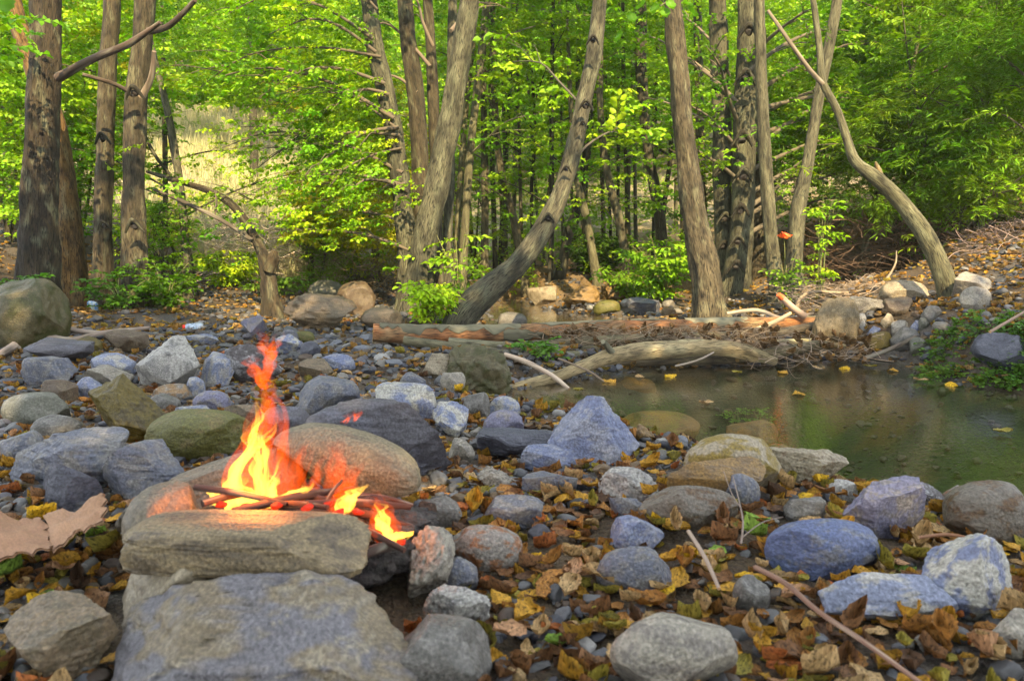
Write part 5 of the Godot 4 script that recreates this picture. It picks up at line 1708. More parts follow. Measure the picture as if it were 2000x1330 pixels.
	for q in [[1470, 240, 1640, 175, 20, 8.4], [1475, 215, 1750, 195, 20, 8.4], [1468, 300, 1690, 190, 30, 8.4], [1470, 330, 1660, 265, 10, 8.4], [1462, 380, 1650, 300, 15, 8.4], [1460, 420, 1720, 330, 20, 8.4], [1455, 460, 1660, 380, 15, 8.3], [1450, 150, 1660, 60, 30, 8.3], [1460, 120, 1580, 20, 10, 8.3], [1440, 200, 1330, 110, 10, 8.3], [1440, 290, 1345, 205, 10, 8.3], [1440, 350, 1352, 285, 5, 8.3], [1438, 230, 1380, 90, 5, 8.3], [1478, 180, 1760, 95, 40, 8.5], [1478, 265, 1830, 230, 40, 8.5], [1470, 400, 1610, 330, 12, 8.3]]:
		limb(i, at(q[0], q[1], q[5]), at(q[2], q[3], q[5] + rng.randf_range(-0.8, 1.2)), 0.026, q[4] / FOCAL * 8.4, Color(0.12, 0.10, 0.07), 18, 0.45, "alder", 0.95, MID, pts, 4)
	cloud(pts, [1480, 1900, -60, 330], [8.6, 11.0], 1800, 0.9, 0.02, 33.0)
	leafy(i.node, "alder", pts, 0.54, MID, 0.6)
	pts = []
	for q in [[1395, 150, 1240, 60, 10], [1400, 250, 1260, 190, 10], [1398, 90, 1280, -10, 10]]:
		limb(h, at(q[0], q[1], 8.7), at(q[2], q[3], 9.0), 0.018, q[4] / FOCAL * 8.4, Color(0.17, 0.14, 0.10), 12, 0.4, "alder", 0.95, MID, pts, 3)
	leafy(h.node, "alder", pts, 0.7, MID, 0.6)
	# ---- the curved tree at the bank
	var l := tree("curved_tree", "smooth grey tree bowing in an S-curve from the leafy bank", [[1866, 632, 60], [1850, 560, 46], [1812, 465, 42], [1765, 400, 36], [1715, 350, 34], [1672, 315, 24], [1655, 270, 19], [1636, 215, 18], [1608, 160, 17], [1602, 100, 15], [1592, 20, 14], [1585, -50, 13]], 5.3, 0.5, smooth, 4.0, {"sides": 32, "step": 0.035, "rough": 0.07, "flare": 0.5})
	obj("broken_stub", tube(path_px([[1722, 352, 5.48, 18], [1716, 332, 5.48, 13], [1711, 316, 5.48, 4]]), 9, 0.02, Color(0.33, 0.2, 0.10), smooth[0], 0.3), M.bark, l.node)
	limb_px(l, [[1608, 165, 5.6, 10], [1570, 120, 5.6, 8], [1500, 20, 5.6, 6]], Color(0.10, 0.08, 0.055))
	top_crown(l, 3.0, 1.6, 3, 150, MID, grey[0])
	# ---- stump with arching dead branches
	var s := tree("arching_stem", "slender dark stem bending over from the head of the gravel, with forked dead branches", [[534, 622, 62], [528, 575, 38], [522, 530, 34], [512, 496, 26], [488, 448, 19], [452, 400, 17], [405, 372, 15], [340, 352, 12], [285, 335, 6]], 6.6, 0.5, [Color(0.075, 0.05, 0.03), Color(0.05, 0.036, 0.024)], 0.0, {"sides": 22, "flare": 0.4, "rough": 0.22})
	obj("broken_stub", tube(path_px([[524, 530, 6.66, 26], [532, 505, 6.66, 24], [537, 490, 6.66, 9]]), 10, 0.02, Color(0.09, 0.06, 0.035), Color(0.06, 0.04, 0.025), 0.3), M.bark, s.node)
	limb_px(s, [[492, 470, 6.7, 9], [440, 435, 6.75, 8], [370, 400, 6.8, 8], [300, 370, 6.9, 5]], Color(0.045, 0.036, 0.026))
	limb_px(s, [[420, 372, 6.9, 5], [422, 400, 6.9, 4], [418, 425, 6.9, 2]], Color(0.07, 0.055, 0.04))

func build_added_shade_trees() -> void:
	# unseen trees added behind and beside the camera so their crowns shade the stones
	for q in [[-1.6, 4.4, 1300, "unseen spreading tree added behind the camera to shade the hearth", 7.5], [2.0, 4.8, 1300, "unseen spreading tree added behind the camera to shade the leaf litter", 7.5], [-5.2, 2.6, 900, "unseen spreading tree added on the bank to shade the foreground", 7.5]]:
		var foot := Vector3(q[0], height(q[0], q[1]) - 0.1, q[1])
		var t := thing("added_shade_tree", q[3], "tree", foot)
		var top := foot + Vector3(0.3, q[4], -0.8)
		obj("trunk", tube([[foot, 0.2], [foot.lerp(top, 0.5) + Vector3(0.15, 0, 0), 0.15], [top, 0.06]], 14, 0.3, Color(0.10, 0.075, 0.055), Color(0.17, 0.13, 0.095), 0.1), M.bark, t)
		var tr := {"node": t, "ctrl": []}
		var pts := []
		for k in 10:
			var a := foot.lerp(top, 0.6 + 0.038 * k)
			var b := a + Vector3(cos(k * 2.4), 0.25, sin(k * 2.4)) * (3.2 - 0.12 * k)
			limb(tr, a, b, 0.04, 0.4, Color(0.10, 0.075, 0.055), int(q[2] / 12.0), 1.1, "alder", 1.7, MID, pts, 2)
		leafy(t, "alder", pts, 1.7, MID, 0.5)

func limb_px(tr: Dictionary, px: Array, tone: Color) -> void:
	obj("limb", tube(path_px(px), 9, 0.06, tone, tone * 1.5, 0.1), M.twig, tr.node)

func in_clearing(p: Vector3) -> bool:                      # the dry channel stays open to the straw slope
	return p.z < -7.5 and p.z > -30.0 and p.x / p.z > 0.26 and p.x / p.z < 0.45 and p.y < 0.65 - 0.17 * p.z

func build_background() -> void:
	var brown := [Color(0.10, 0.08, 0.055), Color(0.17, 0.14, 0.10)]
	var dark := [Color(0.04, 0.033, 0.025), Color(0.08, 0.065, 0.045)]
	var pale := [Color(0.22, 0.19, 0.13), Color(0.15, 0.13, 0.09)]
	var rows := [
		# label, px, depth, tones
		["tall thin pale trunk leaning outward just beyond the central clump", [[900, 540, 22], [918, 300, 19], [945, 60, 17], [955, -60, 16]], 9.6, pale],
		["thin pale stem rising out of the central clump's far side", [[885, 530, 15], [905, 270, 14], [932, 0, 13]], 10.2, pale],
		["dim straight trunk between the central clump and the leaning scarred trunk", [[946, 540, 20], [947, 380, 17], [944, 150, 15], [942, -40, 13]], 10.6, brown],
		["thin dark pole behind the dim straight trunk", [[968, 532, 13], [962, 330, 11], [955, 60, 10], [953, -40, 10]], 11.6, dark],
		["bent brown stem beyond the leaning scarred trunk's middle", [[1030, 540, 22], [1006, 440, 20], [978, 330, 17], [966, 200, 15], [962, 0, 13]], 10.4, brown],
		["very thin wavy sapling behind the leaning scarred trunk", [[1044, 520, 9], [1038, 380, 8], [1045, 260, 8], [1038, 120, 6]], 11.0, dark],
		["thin almost black upright sapling behind the leaning scarred trunk", [[1074, 545, 13], [1078, 400, 12], [1077, 220, 10], [1080, 40, 9]], 10.0, dark],
		["dark trunk tilting across behind the leaning scarred trunk", [[1090, 540, 26], [1110, 460, 24], [1132, 390, 20], [1150, 250, 15], [1160, 60, 12]], 10.0, dark],
		["pair-like pale stem slanting up beside the dark tilting trunk", [[1172, 525, 24], [1146, 430, 20], [1124, 330, 16], [1115, 200, 12]], 9.8, pale],
		["second pale stem crossing low behind the bright green bushes", [[1158, 520, 16], [1140, 420, 14], [1128, 300, 12], [1130, 100, 10]], 10.8, pale],
		["brown stem curving up from behind the bright green bushes", [[1236, 535, 24], [1212, 440, 21], [1185, 330, 18], [1172, 200, 15], [1175, 0, 13]], 9.6, brown],
		["tall dark wavy trunk left clear against the leaves, before the sturdy furrowed one", [[1302, 505, 32], [1288, 420, 26], [1266, 290, 24], [1254, 160, 26], [1252, 30, 26], [1250, -60, 24]], 10.2, [Color(0.06, 0.05, 0.04), Color(0.13, 0.105, 0.08)]],
		["thin leaning stem touching the tall dark wavy trunk", [[1285, 500, 14], [1300, 380, 12], [1310, 300, 10], [1315, 120, 8]], 10.8, dark],
		["pencil-thin stem deep in the wood left of the tall dark wavy trunk", [[1207, 490, 9], [1208, 300, 8], [1209, 60, 7]], 12.6, dark],
		["faint pencil-thin stem deep in the wood by the brown curving stem", [[1182, 495, 12], [1176, 300, 10], [1178, 60, 9]], 12.2, brown],
		["faint upright stem between two saplings far back in the wood", [[1244, 480, 10], [1240, 300, 9], [1238, 80, 8]], 13.0, brown],
		["dim trunk showing just beside the sturdy furrowed one", [[1380, 540, 24], [1370, 360, 22], [1366, 180, 20], [1362, -20, 18]], 10.4, brown],
		["faint trunk in the gap beside the sturdy furrowed one", [[1336, 500, 13], [1332, 300, 12], [1330, 60, 11]], 12.4, brown],
		["pale narrow stem far behind the leaning scarred trunk's foot", [[1000, 520, 11], [1006, 330, 10], [1012, 100, 9]], 12.8, pale],
		["narrow brown stem far back under the leaning scarred trunk's arch", [[985, 525, 12], [988, 380, 11], [982, 160, 9]], 12.0, brown],
		["pale stem leaning back beyond the leaning scarred trunk's crown", [[1130, 515, 11], [1148, 330, 10], [1168, 120, 9]], 12.6, pale],
		["thin brown trunk seen through the leaves behind the trunk group", [[318, 520, 14], [322, 360, 12], [318, 120, 10]], 10.4, brown],
		["thin dark trunk beside the slim pale grey one", [[385, 560, 12], [365, 470, 11], [340, 360, 9], [300, 300, 8]], 7.8, dark],
		["leaning dark stem behind the curved tree", [[1672, 440, 22], [1720, 360, 19], [1752, 280, 16], [1775, 180, 12]], 8.4, brown],
		["long arching brown limb-like stem sweeping over the willow thicket", [[1745, 480, 20], [1770, 360, 18], [1810, 280, 17], [1870, 220, 15], [1940, 180, 13], [2060, 150, 10]], 8.8, [Color(0.10, 0.08, 0.05), Color(0.15, 0.12, 0.08)]],
		["many-stemmed grey willow stool at the picture's far edge", [[1900, 540, 30], [1905, 470, 24], [1935, 380, 18], [1990, 290, 14], [2040, 220, 10]], 7.6, pale],
		["brown willow stem beside the many-stemmed stool", [[1888, 535, 24], [1872, 460, 18], [1850, 380, 13], [1815, 290, 9]], 7.7, brown],
	]
	var i := 0
	for r in rows:
		var tr := tree("slender_tree", r[0], r[1], r[2], 0.3, r[3], 1.5, {"sides": 14, "step": 0.09, "flare": 0.25, "rough": 0.12})
		var pts := []
		var ctrl: Array = tr.ctrl
		for k in 5:
			var q: Array = ctrl[rng.randi_range(1, ctrl.size() - 2)]
			var from: Vector3 = q[0] + Vector3(0, rng.randf_range(-0.2, 0.5), 0)
			var ang := rng.randf() * TAU
			limb(tr, from, from + Vector3(cos(ang) * 1.3, rng.randf_range(0.1, 0.7), sin(ang) * 1.3), 0.012, 0.1, (r[3][0] as Color), 18, 0.4, "alder", 1.0, LIME, pts, 2)
		for k in 200:
			var f := rng.randf_range(0.3, 0.75) * (ctrl.size() - 1)
			var q0: Vector3 = ctrl[int(f)][0]
			var q1: Vector3 = ctrl[mini(int(f) + 1, ctrl.size() - 1)][0]
			pts.append(q0.lerp(q1, f - int(f)) + jitter(1.5))
		pts = pts.filter(func(q): return not in_clearing(q[0] if q is Array else q))
		leafy(tr.node, "willow" if i >= 24 else "alder", pts, 0.62, [LIME, MID, LIME, LIME][i % 4] if i < 23 else MID, 0.6)
		i += 1
	for k in 16:
		var u: float = [905, 925, 975, 990, 1020, 1058, 1100, 1120, 1195, 1222, 1230, 1275, 1320, 1350, 1140, 1060][k]
		var dd := rng.randf_range(11.0, 14.5)
		var sway := rng.randf_range(-30, 30)
		var w := rng.randf_range(7, 14)
		var tr := tree("sapling", "one of the pencil-thin saplings crowded far back in the wood", [[u, 510, w], [u + sway * 0.5, 330, w * 0.85], [u + sway, 120, w * 0.7], [u + sway * 1.1, -60, w * 0.6]], dd, 0.2, [pale, brown, dark][k % 3], 0.0, {"sides": 9, "step": 0.15, "flare": 0.2, "rough": 0.1})
		tr.node.set_meta("group", "saplings far back in the wood")
	# leafy trees and tall shrubs that close the view; [label, u, depth, height, radius, from, colour, kind, sprays]
	var walls := [
		["broad yellow-green sunlit shrub behind the central clump's foot", 640, 12.0, 3.2, 1.7, 0.3, YELLOW, "alder", 800],
		["lower yellow sunlit bush between the arching dark stem and the central clump", 745, 11.5, 2.2, 1.2, 0.2, YELLOW, "alder", 500],
		["leafy lime tree hanging over the dry channel", 500, 13.5, 7.5, 2.8, 3.6, LIME, "alder", 1300],
		["green tree over the pale hillside behind the trunk group", 130, 13.0, 8.0, 3.0, 2.0, LIME, "alder", 1500],
		["green tree at the picture's edge behind the huge mossy boulder", 30, 11.5, 8.0, 2.8, 1.2, MID, "alder", 1500],
		["dark olive bush on the slope behind the foremost trunk", 20, 8.6, 2.2, 1.3, 0.3, DEEP, "shrub", 900],
		["yellowish shrub behind the orange-brown trunk", 150, 9.5, 2.9, 1.3, 0.8, YELLOW, "shrub", 900],
		["tall leafy tree behind the central clump", 880, 15.0, 9.0, 3.0, 1.0, LIME, "alder", 1700],
		["airy light green tree in the middle of the wood", 1010, 16.0, 9.0, 3.0, 0.8, LIME, "alder", 1700],
		["airy lime tree beyond the dark tilting trunk", 1140, 17.0, 9.0, 3.0, 0.8, LIME, "alder", 1700],
		["leafy tree beyond the tall dark wavy trunk", 1260, 15.5, 9.0, 2.8, 0.8, LIME, "alder", 1600],
		["shaded tree behind the scarred pair of trunks", 1400, 14.5, 9.0, 2.8, 0.6, MID, "alder", 1600],
		["green tree filling the gap behind the forked pair", 1560, 13.5, 8.5, 2.8, 0.6, MID, "alder", 1600],
		["yellow-green sunlit tree high behind the curved tree", 1760, 15.0, 9.0, 3.2, 1.5, LIME, "alder", 1700],
		["fresh green tree at the far edge behind the willow thicket", 1960, 13.0, 8.5, 3.0, 0.8, LIME, "alder", 1700],
		["dark narrow-leaved willow thicket over the heap of dead branches", 1740, 9.4, 2.6, 1.5, 0.7, DEEP, "willow", 1300],
		["mid-green willow bush beside the many-stemmed stool", 1900, 9.0, 3.3, 1.5, 0.5, MID, "willow", 1200],
		["dark willow bush spilling over the bank behind the curved tree", 1830, 7.8, 1.7, 1.0, 0.4, DEEP, "willow", 700],
		["overhanging willow at the picture's edge above the leafy bank", 2010, 6.9, 2.7, 1.0, 1.5, DEEP, "willow", 700],
		["green shrub between the scarred pair and the forked pair", 1490, 10.5, 2.0, 0.9, 0.2, DEEP, "shrub", 600],
		["low bright bush behind the leaning scarred trunk", 920, 11.8, 1.8, 1.1, 0.2, LIME, "shrub", 700],
		["low sunny bush far back under the saplings", 1120, 14.0, 1.8, 1.5, 0.1, LIME, "shrub", 800],
		["dense dark green bush beyond the arching dark stem", 606, 9.5, 0.95, 0.55, 0.05, DEEP, "shrub", 420],
		["green bush among the trunk group's roots", 310, 7.2, 0.9, 0.35, 0.05, MID, "shrub", 130],
	]
	for w in walls:
		if w[3] > 5.0:
			w[2] += 3.5
			w[3] *= 0.85
			w[8] = int(w[8] * 0.62)
		var foot := at(w[1], 500, w[2])
		foot.y = height(foot.x, foot.z)
		var t := thing("leafy_tree" if w[3] > 3.9 else "leafy_shrub", w[0], "tree" if w[3] > 3.9 else "shrub", foot)
		var tr := {"node": t, "ctrl": []}
		var stems := 1 if w[3] > 4.5 else 4
		var pts := []
		for s in stems:
			var top := foot + Vector3(rng.randf_range(-0.3, 0.3) * w[4], w[3] * 0.85, rng.randf_range(-0.3, 0.3) * w[4])
			var r0: float = 0.015 * w[3] if stems == 1 else 0.018
			var ctrl := [[foot - Vector3(0, 0.1, 0), r0], [foot.lerp(top, 0.4) + jitter(0.25), r0 * 0.8], [top, r0 * 0.3]]
			obj("trunk" if stems == 1 else "stem", tube(ctrl, 8, 0.2, brown[0], brown[1], 0.1), M.bark, t)
			for k in (9 if stems == 1 else 3):
				var f := rng.randf_range(0.25, 0.95)
				var a := foot.lerp(top, f)
				var ang := rng.randf() * TAU
				limb(tr, a, a + Vector3(cos(ang), rng.randf_range(0.1, 0.5), sin(ang)) * w[4] * rng.randf_range(0.6, 1.0), 0.007 * w[3] ** 0.5, 0.15, brown[0], 10, 0.4, w[7], 1.0, w[6], pts, 1)
		var made := 0
		while made < int(w[8] * 1.9):
			var q := Vector3(rng.randf_range(-1, 1), rng.randf(), rng.randf_range(-1, 1))
			var y: float = w[5] + (w[3] - w[5]) * q.y
			var wide: float = w[4] * sqrt(maxf(0.05, 1.0 - pow(absf(q.y - 0.42) / 0.62, 2.0)))
			var p := foot + Vector3(q.x * wide, y, q.z * wide)
			if Vector2(q.x, q.z).length() > 1.0 or n1.get_noise_3dv(p * 0.9) < 0.0:
				continue
			if in_clearing(p):
				made += 1
				continue
			pts.append(p)
			made += 1
		pts = pts.filter(func(q): return not in_clearing(q[0] if q is Array else q))
		leafy(t, w[7], pts, 0.85 if w[3] > 5.0 else 0.66, w[6], 0.6)
	# the wood on the slope beyond reads as one mass
	var far_pts := [[], []]
	var far_tint := [PackedColorArray(), PackedColorArray()]
	var made := 0
	while made < 14000:
		var z := -rng.randf_range(21.0, 50.0)
		var x := rng.randf_range(-0.95, 0.95) * (absf(z) + 4.0)
		var u := 1000.0 + x / -z * FOCAL
		var tall := 4.5 + 2.0 * n2.get_noise_2d(x * 0.2, z * 0.2)
		var p := Vector3(x, height(x, z) + tall * rng.randf(), z)
		if n1.get_noise_3dv(p * 0.32) < -0.02:
			continue
		if in_clearing(p) or (u > 300 and u < 600 and p.y < 5.0 and z > -30.0):       # the bare straw slope
			continue
		var bs := Basis.from_euler(Vector3(rng.randf_range(-0.5, 0.5), rng.randf() * TAU, rng.randf_range(-0.4, 0.4))).scaled(Vector3.ONE * rng.randf_range(2.2, 3.8))
		far_pts[made % 2].append(Transform3D(bs, p))
		far_tint[made % 2].append(LIME * rng.randf_range(0.6, 1.3))
		made += 1
	for k in 2:
		scatter("far_foliage", spray.alder[k], M.leaf, far_pts[k], far_tint[k])

# ==================================================================== undergrowth
func plant(called: String, label: String, category: String, u: float, v: float, depth: float, h: float, r: float, stems: int, kind: String, color: Color, n: int, scale_ := 1.0) -> void:
	var foot := at(u, v, depth)
	foot.y = height(foot.x, foot.z)
	var t := thing(called, label, category, foot)
	var pts := []
	for s in stems:
		var ang := s * 2.4 + rng.randf_range(-0.5, 0.5)
		var out := r * rng.randf_range(0.2, 1.0)
		var tip := foot + Vector3(cos(ang) * out, h * rng.randf_range(0.6, 1.05), sin(ang) * out)
		var mid := foot.lerp(tip, 0.5) + Vector3(-cos(ang) * out * 0.15, h * 0.08, 0)
		obj("stem", tube([[foot + Vector3(cos(ang) * 0.03, -0.03, sin(ang) * 0.03), 0.005], [mid, 0.004], [tip, 0.002]], 5, 0.1, Color(0.14, 0.12, 0.05), Color(0.10, 0.13, 0.04)), M.twig, t)
		for k in int(float(n) / stems):
			var f := rng.randf_range(0.15, 1.05)
			var p := foot.lerp(mid, f * 2.0) if f < 0.5 else mid.lerp(tip, f * 2.0 - 1.0)
			pts.append([p + jitter(0.05), Vector3(cos(ang), 0.1, sin(ang)).rotated(Vector3.UP, rng.randf_range(-1.6, 1.6))])
	leafy(t, kind, pts, scale_, color, 0.45, "leaves")

func build_undergrowth() -> void:
	# dry grass and low green on the straw slope at the head of the channel
	var blades := PackedVector3Array()
	var order := PackedInt32Array()
	var shade := PackedColorArray()
	for k in 14:
		var foot := Vector3(rng.randf_range(-0.12, 0.12), -0.02, rng.randf_range(-0.12, 0.12))
		var tip := foot + Vector3(rng.randf_range(-0.16, 0.16), rng.randf_range(0.2, 0.5), rng.randf_range(-0.16, 0.16))
		var wide := Vector3(cos(k * 1.3), 0, sin(k * 1.3)) * 0.008
		blades.append_array(PackedVector3Array([foot - wide, foot + wide, tip]))
		order.append_array(PackedInt32Array([k * 3, k * 3 + 1, k * 3 + 2]))
		for q in 3:
			shade.append(Color(1, 1, 1) * rng.randf_range(0.7, 1.1))
	var tuft := arrays(blades, order, shade)
	var spots := []
	var tints := PackedColorArray()
	var low := []
	for k in 6000:
		var z := -rng.randf_range(10.5, 27.0)
		var x := z * rng.randf_range(0.22, 0.48)
		var p := Vector3(x, height(x, z), z)
		if n1.get_noise_2d(x * 0.6, z * 0.6) > -0.12:
			spots.append(Transform3D(Basis.from_euler(Vector3(0, rng.randf() * TAU, 0)).scaled(Vector3.ONE * rng.randf_range(0.6, 1.4)), p))
			tints.append(Color(0.46, 0.40, 0.25).lerp(Color(0.30, 0.36, 0.10), rng.randf() * 0.7) * rng.randf_range(0.7, 1.15))
		elif k % 5 == 0:
			low.append([p + Vector3(0, rng.randf_range(0.05, 0.4), 0), Vector3(0, 0.5, 0.4)])
	scatter("dry_grass", tuft, M.twig, spots, tints)
	var mass := Node3D.new()
	mass.name = "slope_undergrowth"
	mass.set_meta("kind", "stuff")
	add_child(mass)
	leafy(mass, "shrub", low, 1.5, Color(0.34, 0.42, 0.04), 0.7, "ground_cover")
	plant("leafy_plant", "bright lime leafy plant growing between the central clump and the long red log", "plant", 840, 642, 5.9, 0.34, 0.15, 11, "plant", Color(0.30, 0.48, 0.015), 110, 0.75)
	plant("leafy_plant", "looser green shoots climbing beside the thick leaning stem", "plant", 895, 600, 6.8, 0.7, 0.22, 9, "plant", Color(0.18, 0.34, 0.015), 50)
	plant("leafy_plant", "bright green nettle-like bush before the sturdy furrowed trunk", "plant", 1290, 592, 8.2, 0.75, 0.42, 18, "plant", Color(0.19, 0.36, 0.015), 190)
	plant("leafy_plant", "lower green bush on the clay bank beside the nettle-like one", "plant", 1225, 560, 8.9, 0.4, 0.45, 12, "plant", Color(0.16, 0.31, 0.015), 90)
	plant("leafy_plant", "dusky green bush on the creek bank under the saplings", "plant", 1165, 535, 10.2, 0.45, 0.5, 12, "shrub", Color(0.06, 0.14, 0.012), 240)
	plant("leafy_plant", "fresh green bush at the head of the dry channel", "plant", 450, 560, 9.4, 0.42, 0.42, 12, "plant", Color(0.30, 0.46, 0.015), 170)
	plant("leafy_plant", "small pale green tuft at the arching dark stem's foot", "plant", 545, 575, 8.6, 0.22, 0.3, 8, "plant", Color(0.15, 0.28, 0.03), 70)
	plant("leafy_plant", "scrambling bramble at the foot of the gnarled grey-brown trunk", "plant", 318, 612, 6.3, 0.42, 0.28, 9, "ivy", Color(0.10, 0.22, 0.012), 95)
	plant("leafy_plant", "sparse green sprigs between the narrow brown trunk and the bramble", "plant", 235, 605, 6.0, 0.28, 0.25, 8, "ivy", Color(0.06, 0.17, 0.012), 70)
	plant("leafy_plant", "leafy tuft on the huge mossy boulder's shoulder", "plant", 10, 540, 5.2, 0.3, 0.2, 8, "ivy", Color(0.07, 0.19, 0.012), 90)
	plant("leafy_plant", "yellow-green sapling growing up the slanting stem of the forked pair", "plant", 1600, 590, 6.4, 0.82, 0.10, 6, "plant", Color(0.28, 0.46, 0.02), 46, 0.7)
	plant("leafy_plant", "small sapling against the slender straight stem of the forked pair", "plant", 1535, 585, 6.5, 0.55, 0.10, 5, "plant", Color(0.16, 0.30, 0.02), 30, 0.65)
	plant("leafy_plant", "green grass-like tuft standing in the pool by the dam", "plant", 1440, 735, 4.25, 0.09, 0.05, 5, "ivy", Color(0.12, 0.26, 0.02), 16, 0.5)
	plant("leafy_plant", "tiny green sprig in the water beside the grass-like tuft", "plant", 1482, 732, 4.3, 0.07, 0.05, 4, "ivy", Color(0.12, 0.26, 0.02), 12, 0.5)
	plant("leafy_plant", "small green weed under the pale slim log", "plant", 1045, 700, 4.45, 0.08, 0.14, 6, "ivy", Color(0.10, 0.22, 0.02), 30, 0.7)
	# creeping green cover of the bank
	var pts := []
	for i in 700:
		var p := on_ground(rng.randf_range(1800, 2060), rng.randf_range(610, 760))
		if n1.get_noise_2d(p.x * 2.2, p.z * 2.2) > -0.05 and p.x > 2.0:
			pts.append([p + Vector3(0, 0.015, 0), Vector3(-0.4, 0.1, 0.5)])
	var t := Node3D.new()
	t.name = "bank_undergrowth"
	t.set_meta("kind", "stuff")
	add_child(t)
	leafy(t, "ivy", pts, 0.5, Color(0.08, 0.17, 0.02), 0.7, "ground_cover")
	# scattered ground plants on the far banks
	pts = []
	for i in 4200:
		var z := -rng.randf_range(9.8, 19.0)
		var x := rng.randf_range(-0.7, 0.8) * absf(z)
		if n1.get_noise_2d(x * 0.8, z * 0.8 + 9.0) > -0.08 and not in_clearing(Vector3(x, 1.0, z)):
			pts.append([Vector3(x, height(x, z) + rng.randf_range(0.02, 0.3), z), Vector3(0, 0.6, 0.4)])
	leafy(t, "shrub", pts, 1.0, LIME, 0.7, "ground_cover")

# ==================================================================== small things
func build_oddments() -> void:
	# flower
	var p := at(1532, 462, 6.4)
	var fl := thing("orange_flower", "ragged orange flower head on the sapling by the forked pair", "flower", p)
	for k in 9:
		var a := k * TAU / 9
		var leafm := leaf_mesh(0.075, 0.03, 0.2, 0.3, 0.0, 50 + k)
		var o := obj("petal", leafm, petal_material(), fl)
		o.position = Vector3(cos(a) * 0.025, 0.01 * sin(a * 3.0), sin(a) * 0.025 + 0.02)
		o.rotation = Vector3(0.5 * sin(a), -a + PI / 2, 0.6)
	obj("flower_stalk", tube([[p + Vector3(0.02, -0.35, 0), 0.004], [p + Vector3(0.01, -0.15, 0.01), 0.003], [p, 0.003]], 5, 0.05, Color(0.12, 0.14, 0.04), Color(0.1, 0.1, 0.03)), M.twig, fl)
	# cardboard
	var cb := mat(0.85)
	cb.albedo_texture = grey_noise(31, 0.02, 0.75, 1.0, 5)
	cb.uv1_scale = Vector3(2, 2, 2)
	var base := on_ground(80, 1075)
	var t := thing("cardboard_scrap", "torn brown cardboard scrap lying on the leaves beside the fire ring", "cardboard", base)
	obj("flap", card(at(-40, 1095, 1.36), at(100, 1068, 1.34), at(85, 1012, 1.52), at(-40, 1000, 1.56), Color(0.26, 0.14, 0.075)), cb, t)
	obj("raised_flap", card(at(98, 1066, 1.345), at(188, 1020, 1.40), at(212, 962, 1.48), at(86, 1010, 1.525), Color(0.30, 0.17, 0.095)), cb, t)
	# litter under the trunks
	var lp := on_ground(180, 606)
	var foil := mat(0.35)
	var wr := obj("crumpled_wrapper", rock(3, "ragged", Vector3(0.10, 0.085, 0.05), 911, [Color(0.60, 0.66, 0.72), Color(0.10, 0.28, 0.62), 0.45, Color(0.5, 0.6, 0.1)]), foil)
	wr.position = lp + Vector3(0, 0.035, 0)
	wr.rotation.z = -0.6
	tag(wr, "crumpled blue and white wrapper lying under the straight narrow brown trunk", "litter")
	var bp := on_ground(362, 645)
	var bt := thing("plastic_bottle", "clear plastic bottle with a red cap lying among the far gravel", "bottle", bp)
	var clear := StandardMaterial3D.new()
	clear.albedo_color = Color(0.8, 0.9, 1.0, 0.25)
	clear.transparency = BaseMaterial3D.TRANSPARENCY_ALPHA
	clear.roughness = 0.08
	obj("bottle_body", tube([[bp + Vector3(0.0, 0.025, 0.01), 0.011], [bp + Vector3(0.02, 0.026, 0.0), 0.022], [bp + Vector3(0.08, 0.025, -0.05), 0.022], [bp + Vector3(0.09, 0.025, -0.06), 0.017]], 14, 0.012, Color(0.6, 0.65, 0.7), Color(0.6, 0.65, 0.7)), clear, bt)
	obj("cap", tube([[bp + Vector3(-0.014, 0.026, 0.018), 0.013], [bp + Vector3(0.0, 0.025, 0.01), 0.013]], 12, 0.01, Color(0.65, 0.05, 0.03), Color(0.6, 0.04, 0.03)), M.twig, bt)
	# bluish sticks leaning together at the far edge
	var bl := [Color(0.42, 0.44, 0.70), Color(0.55, 0.55, 0.72)]
	var fr := thing("driftwood_frame", "pale bluish driftwood sticks propped together past the curved tree", "driftwood", at(1955, 545, 5.9))
	for q in [[[1925, 545, 5.9, 9], [1945, 530, 5.9, 10], [1972, 518, 5.9, 8]], [[1985, 545, 5.9, 9], [1986, 520, 5.9, 10], [1985, 505, 5.9, 8]], [[1955, 512, 6.0, 7], [1980, 508, 6.0, 8], [2010, 507, 6.0, 7]], [[1975, 545, 5.95, 6], [1973, 530, 5.95, 6], [1978, 520, 5.95, 5]]]:
		obj("stick", tube(path_px(q), 7, 0.02, bl[0], bl[1], 0.1), M.twig, fr)
	# leaves hanging close to the lens at the top edge
	var tw := thing("hanging_leaf", "single blurred green leaf hanging close by in the upper corner", "leaf", at(12, 12, 1.6))
	var hl := obj("blade", leaf_mesh(0.05, 0.036, 0.2, 0.2, 0.1, 61), fresh(), tw)
	hl.position = Vector3.ZERO
	hl.rotation = Vector3(1.1, 0.6, 0.3)
	var hang := thing("hanging_branch", "twig of big fresh leaves hanging in before the sturdy furrowed trunk's top", "branch", at(1300, -60, 4.6))
	obj("twig", tube([[at(1420, -120, 4.8), 0.008], [at(1330, -20, 4.6), 0.006], [at(1290, 12, 4.5), 0.003]], 6, 0.05, Color(0.1, 0.08, 0.05), Color(0.1, 0.08, 0.05)), M.twig, hang)
	for q in [[1310, 12, 0.4], [1340, 6, 1.4], [1280, 20, -0.5], [1255, 10, -1.2], [1300, 28, 0.1], [1350, 22, 1.9], [1210, 74, -0.8], [1235, 38, 0.3]]:
		var lf := obj("leaf", leaf_mesh(0.085, 0.06, 0.25, 0.2, 0.1, 63), fresh(), hang)
		lf.position = at(q[0], q[1], 4.5) - hang.position
		lf.rotation = Vector3(0.9, q[2], 0.2)

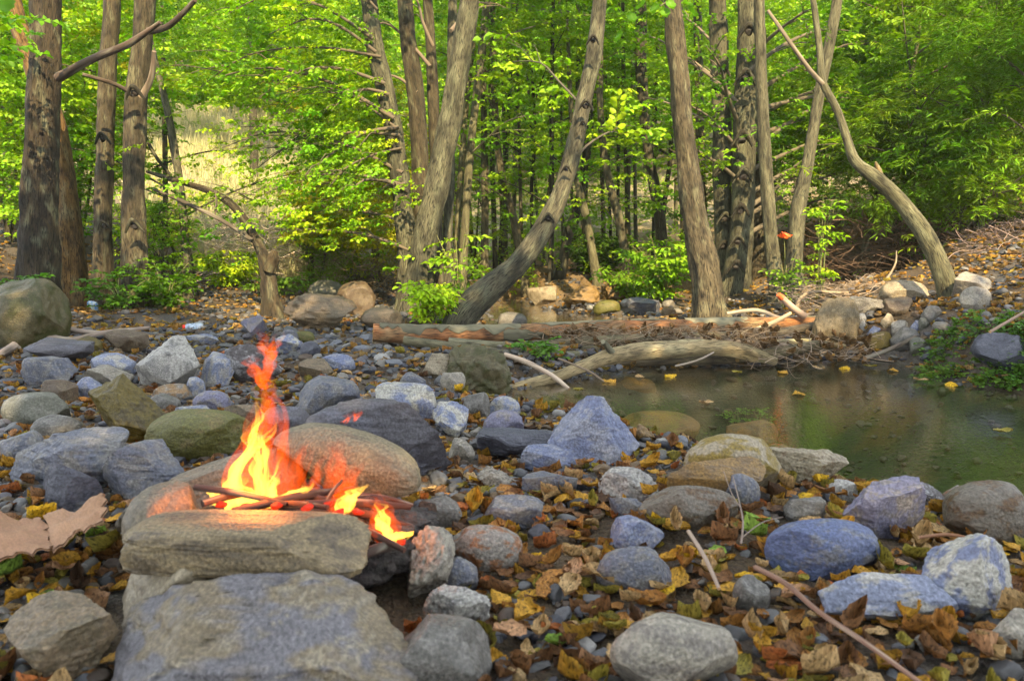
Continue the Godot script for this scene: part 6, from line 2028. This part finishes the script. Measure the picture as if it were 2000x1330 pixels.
func fresh() -> StandardMaterial3D:
	if not M.has("fresh"):
		var m: StandardMaterial3D = M.leaf.duplicate()
		m.albedo_color = Color(0.12, 0.28, 0.015).linear_to_srgb()
		M.fresh = m
	return M.fresh

func petal_material() -> StandardMaterial3D:
	if not M.has("petal"):
		var m: StandardMaterial3D = M.leaf.duplicate()
		m.albedo_color = Color(0.70, 0.11, 0.02).linear_to_srgb()
		m.backlight = Color(0.5, 0.5, 0.5)
		M.petal = m
	return M.petal

func card(a: Vector3, b: Vector3, c: Vector3, d: Vector3, tone: Color) -> ArrayMesh:
	var v := PackedVector3Array()
	var uv := PackedVector2Array()
	var col := PackedColorArray()
	var idx := PackedInt32Array()
	var n := 14
	var up := (b - a).cross(d - a).normalized()
	if up.y < 0.0:
		up = -up
	for side in 2:
		for j in n + 1:
			for i in n + 1:
				var s := float(i) / n
				var t := float(j) / n
				var rag := Vector2(s, t)
				if i == 0:
					rag.x += 0.08 * n1.get_noise_2d(t * 3.0, 5.0)
				if j == 0:
					rag.y += 0.16 * n1.get_noise_2d(s * 3.0, 1.0)
				if i == n:
					rag.x += 0.14 * n1.get_noise_2d(t * 4.0, 3.0)
				if j == n:
					rag.y += 0.2 * n1.get_noise_2d(s * 4.0, 8.0)
				var p := a.lerp(b, rag.x).lerp(d.lerp(c, rag.x), rag.y)
				p += up * (0.022 * n1.get_noise_2d(s * 0.9 + a.x, t * 0.9) + 0.003 * n2.get_noise_2d(s * 4.0, t * 4.0 + a.x) - (0.005 if side == 1 else 0.0))
				v.append(p)
				uv.append(Vector2(s, t))
				var k := 1.0 + 0.2 * n1.get_noise_2d(s * 2.0, t * 2.0 + 6.0)
				col.append(tone * k)
	var half := (n + 1) * (n + 1)
	for j in n:
		for i in n:
			var q := j * (n + 1) + i
			idx.append_array(PackedInt32Array([q, q + 1, q + n + 1, q + 1, q + n + 2, q + n + 1]))
			idx.append_array(PackedInt32Array([half + q, half + q + n + 1, half + q + 1, half + q + 1, half + q + n + 1, half + q + n + 2]))
	for i in n:
		for q in [[i, i + 1], [n * (n + 1) + i, n * (n + 1) + i + 1], [i * (n + 1), (i + 1) * (n + 1)], [i * (n + 1) + n, (i + 1) * (n + 1) + n]]:
			idx.append_array(PackedInt32Array([q[0], q[1], q[0] + half, q[1], q[1] + half, q[0] + half]))
	return arrays(v, idx, col, uv)
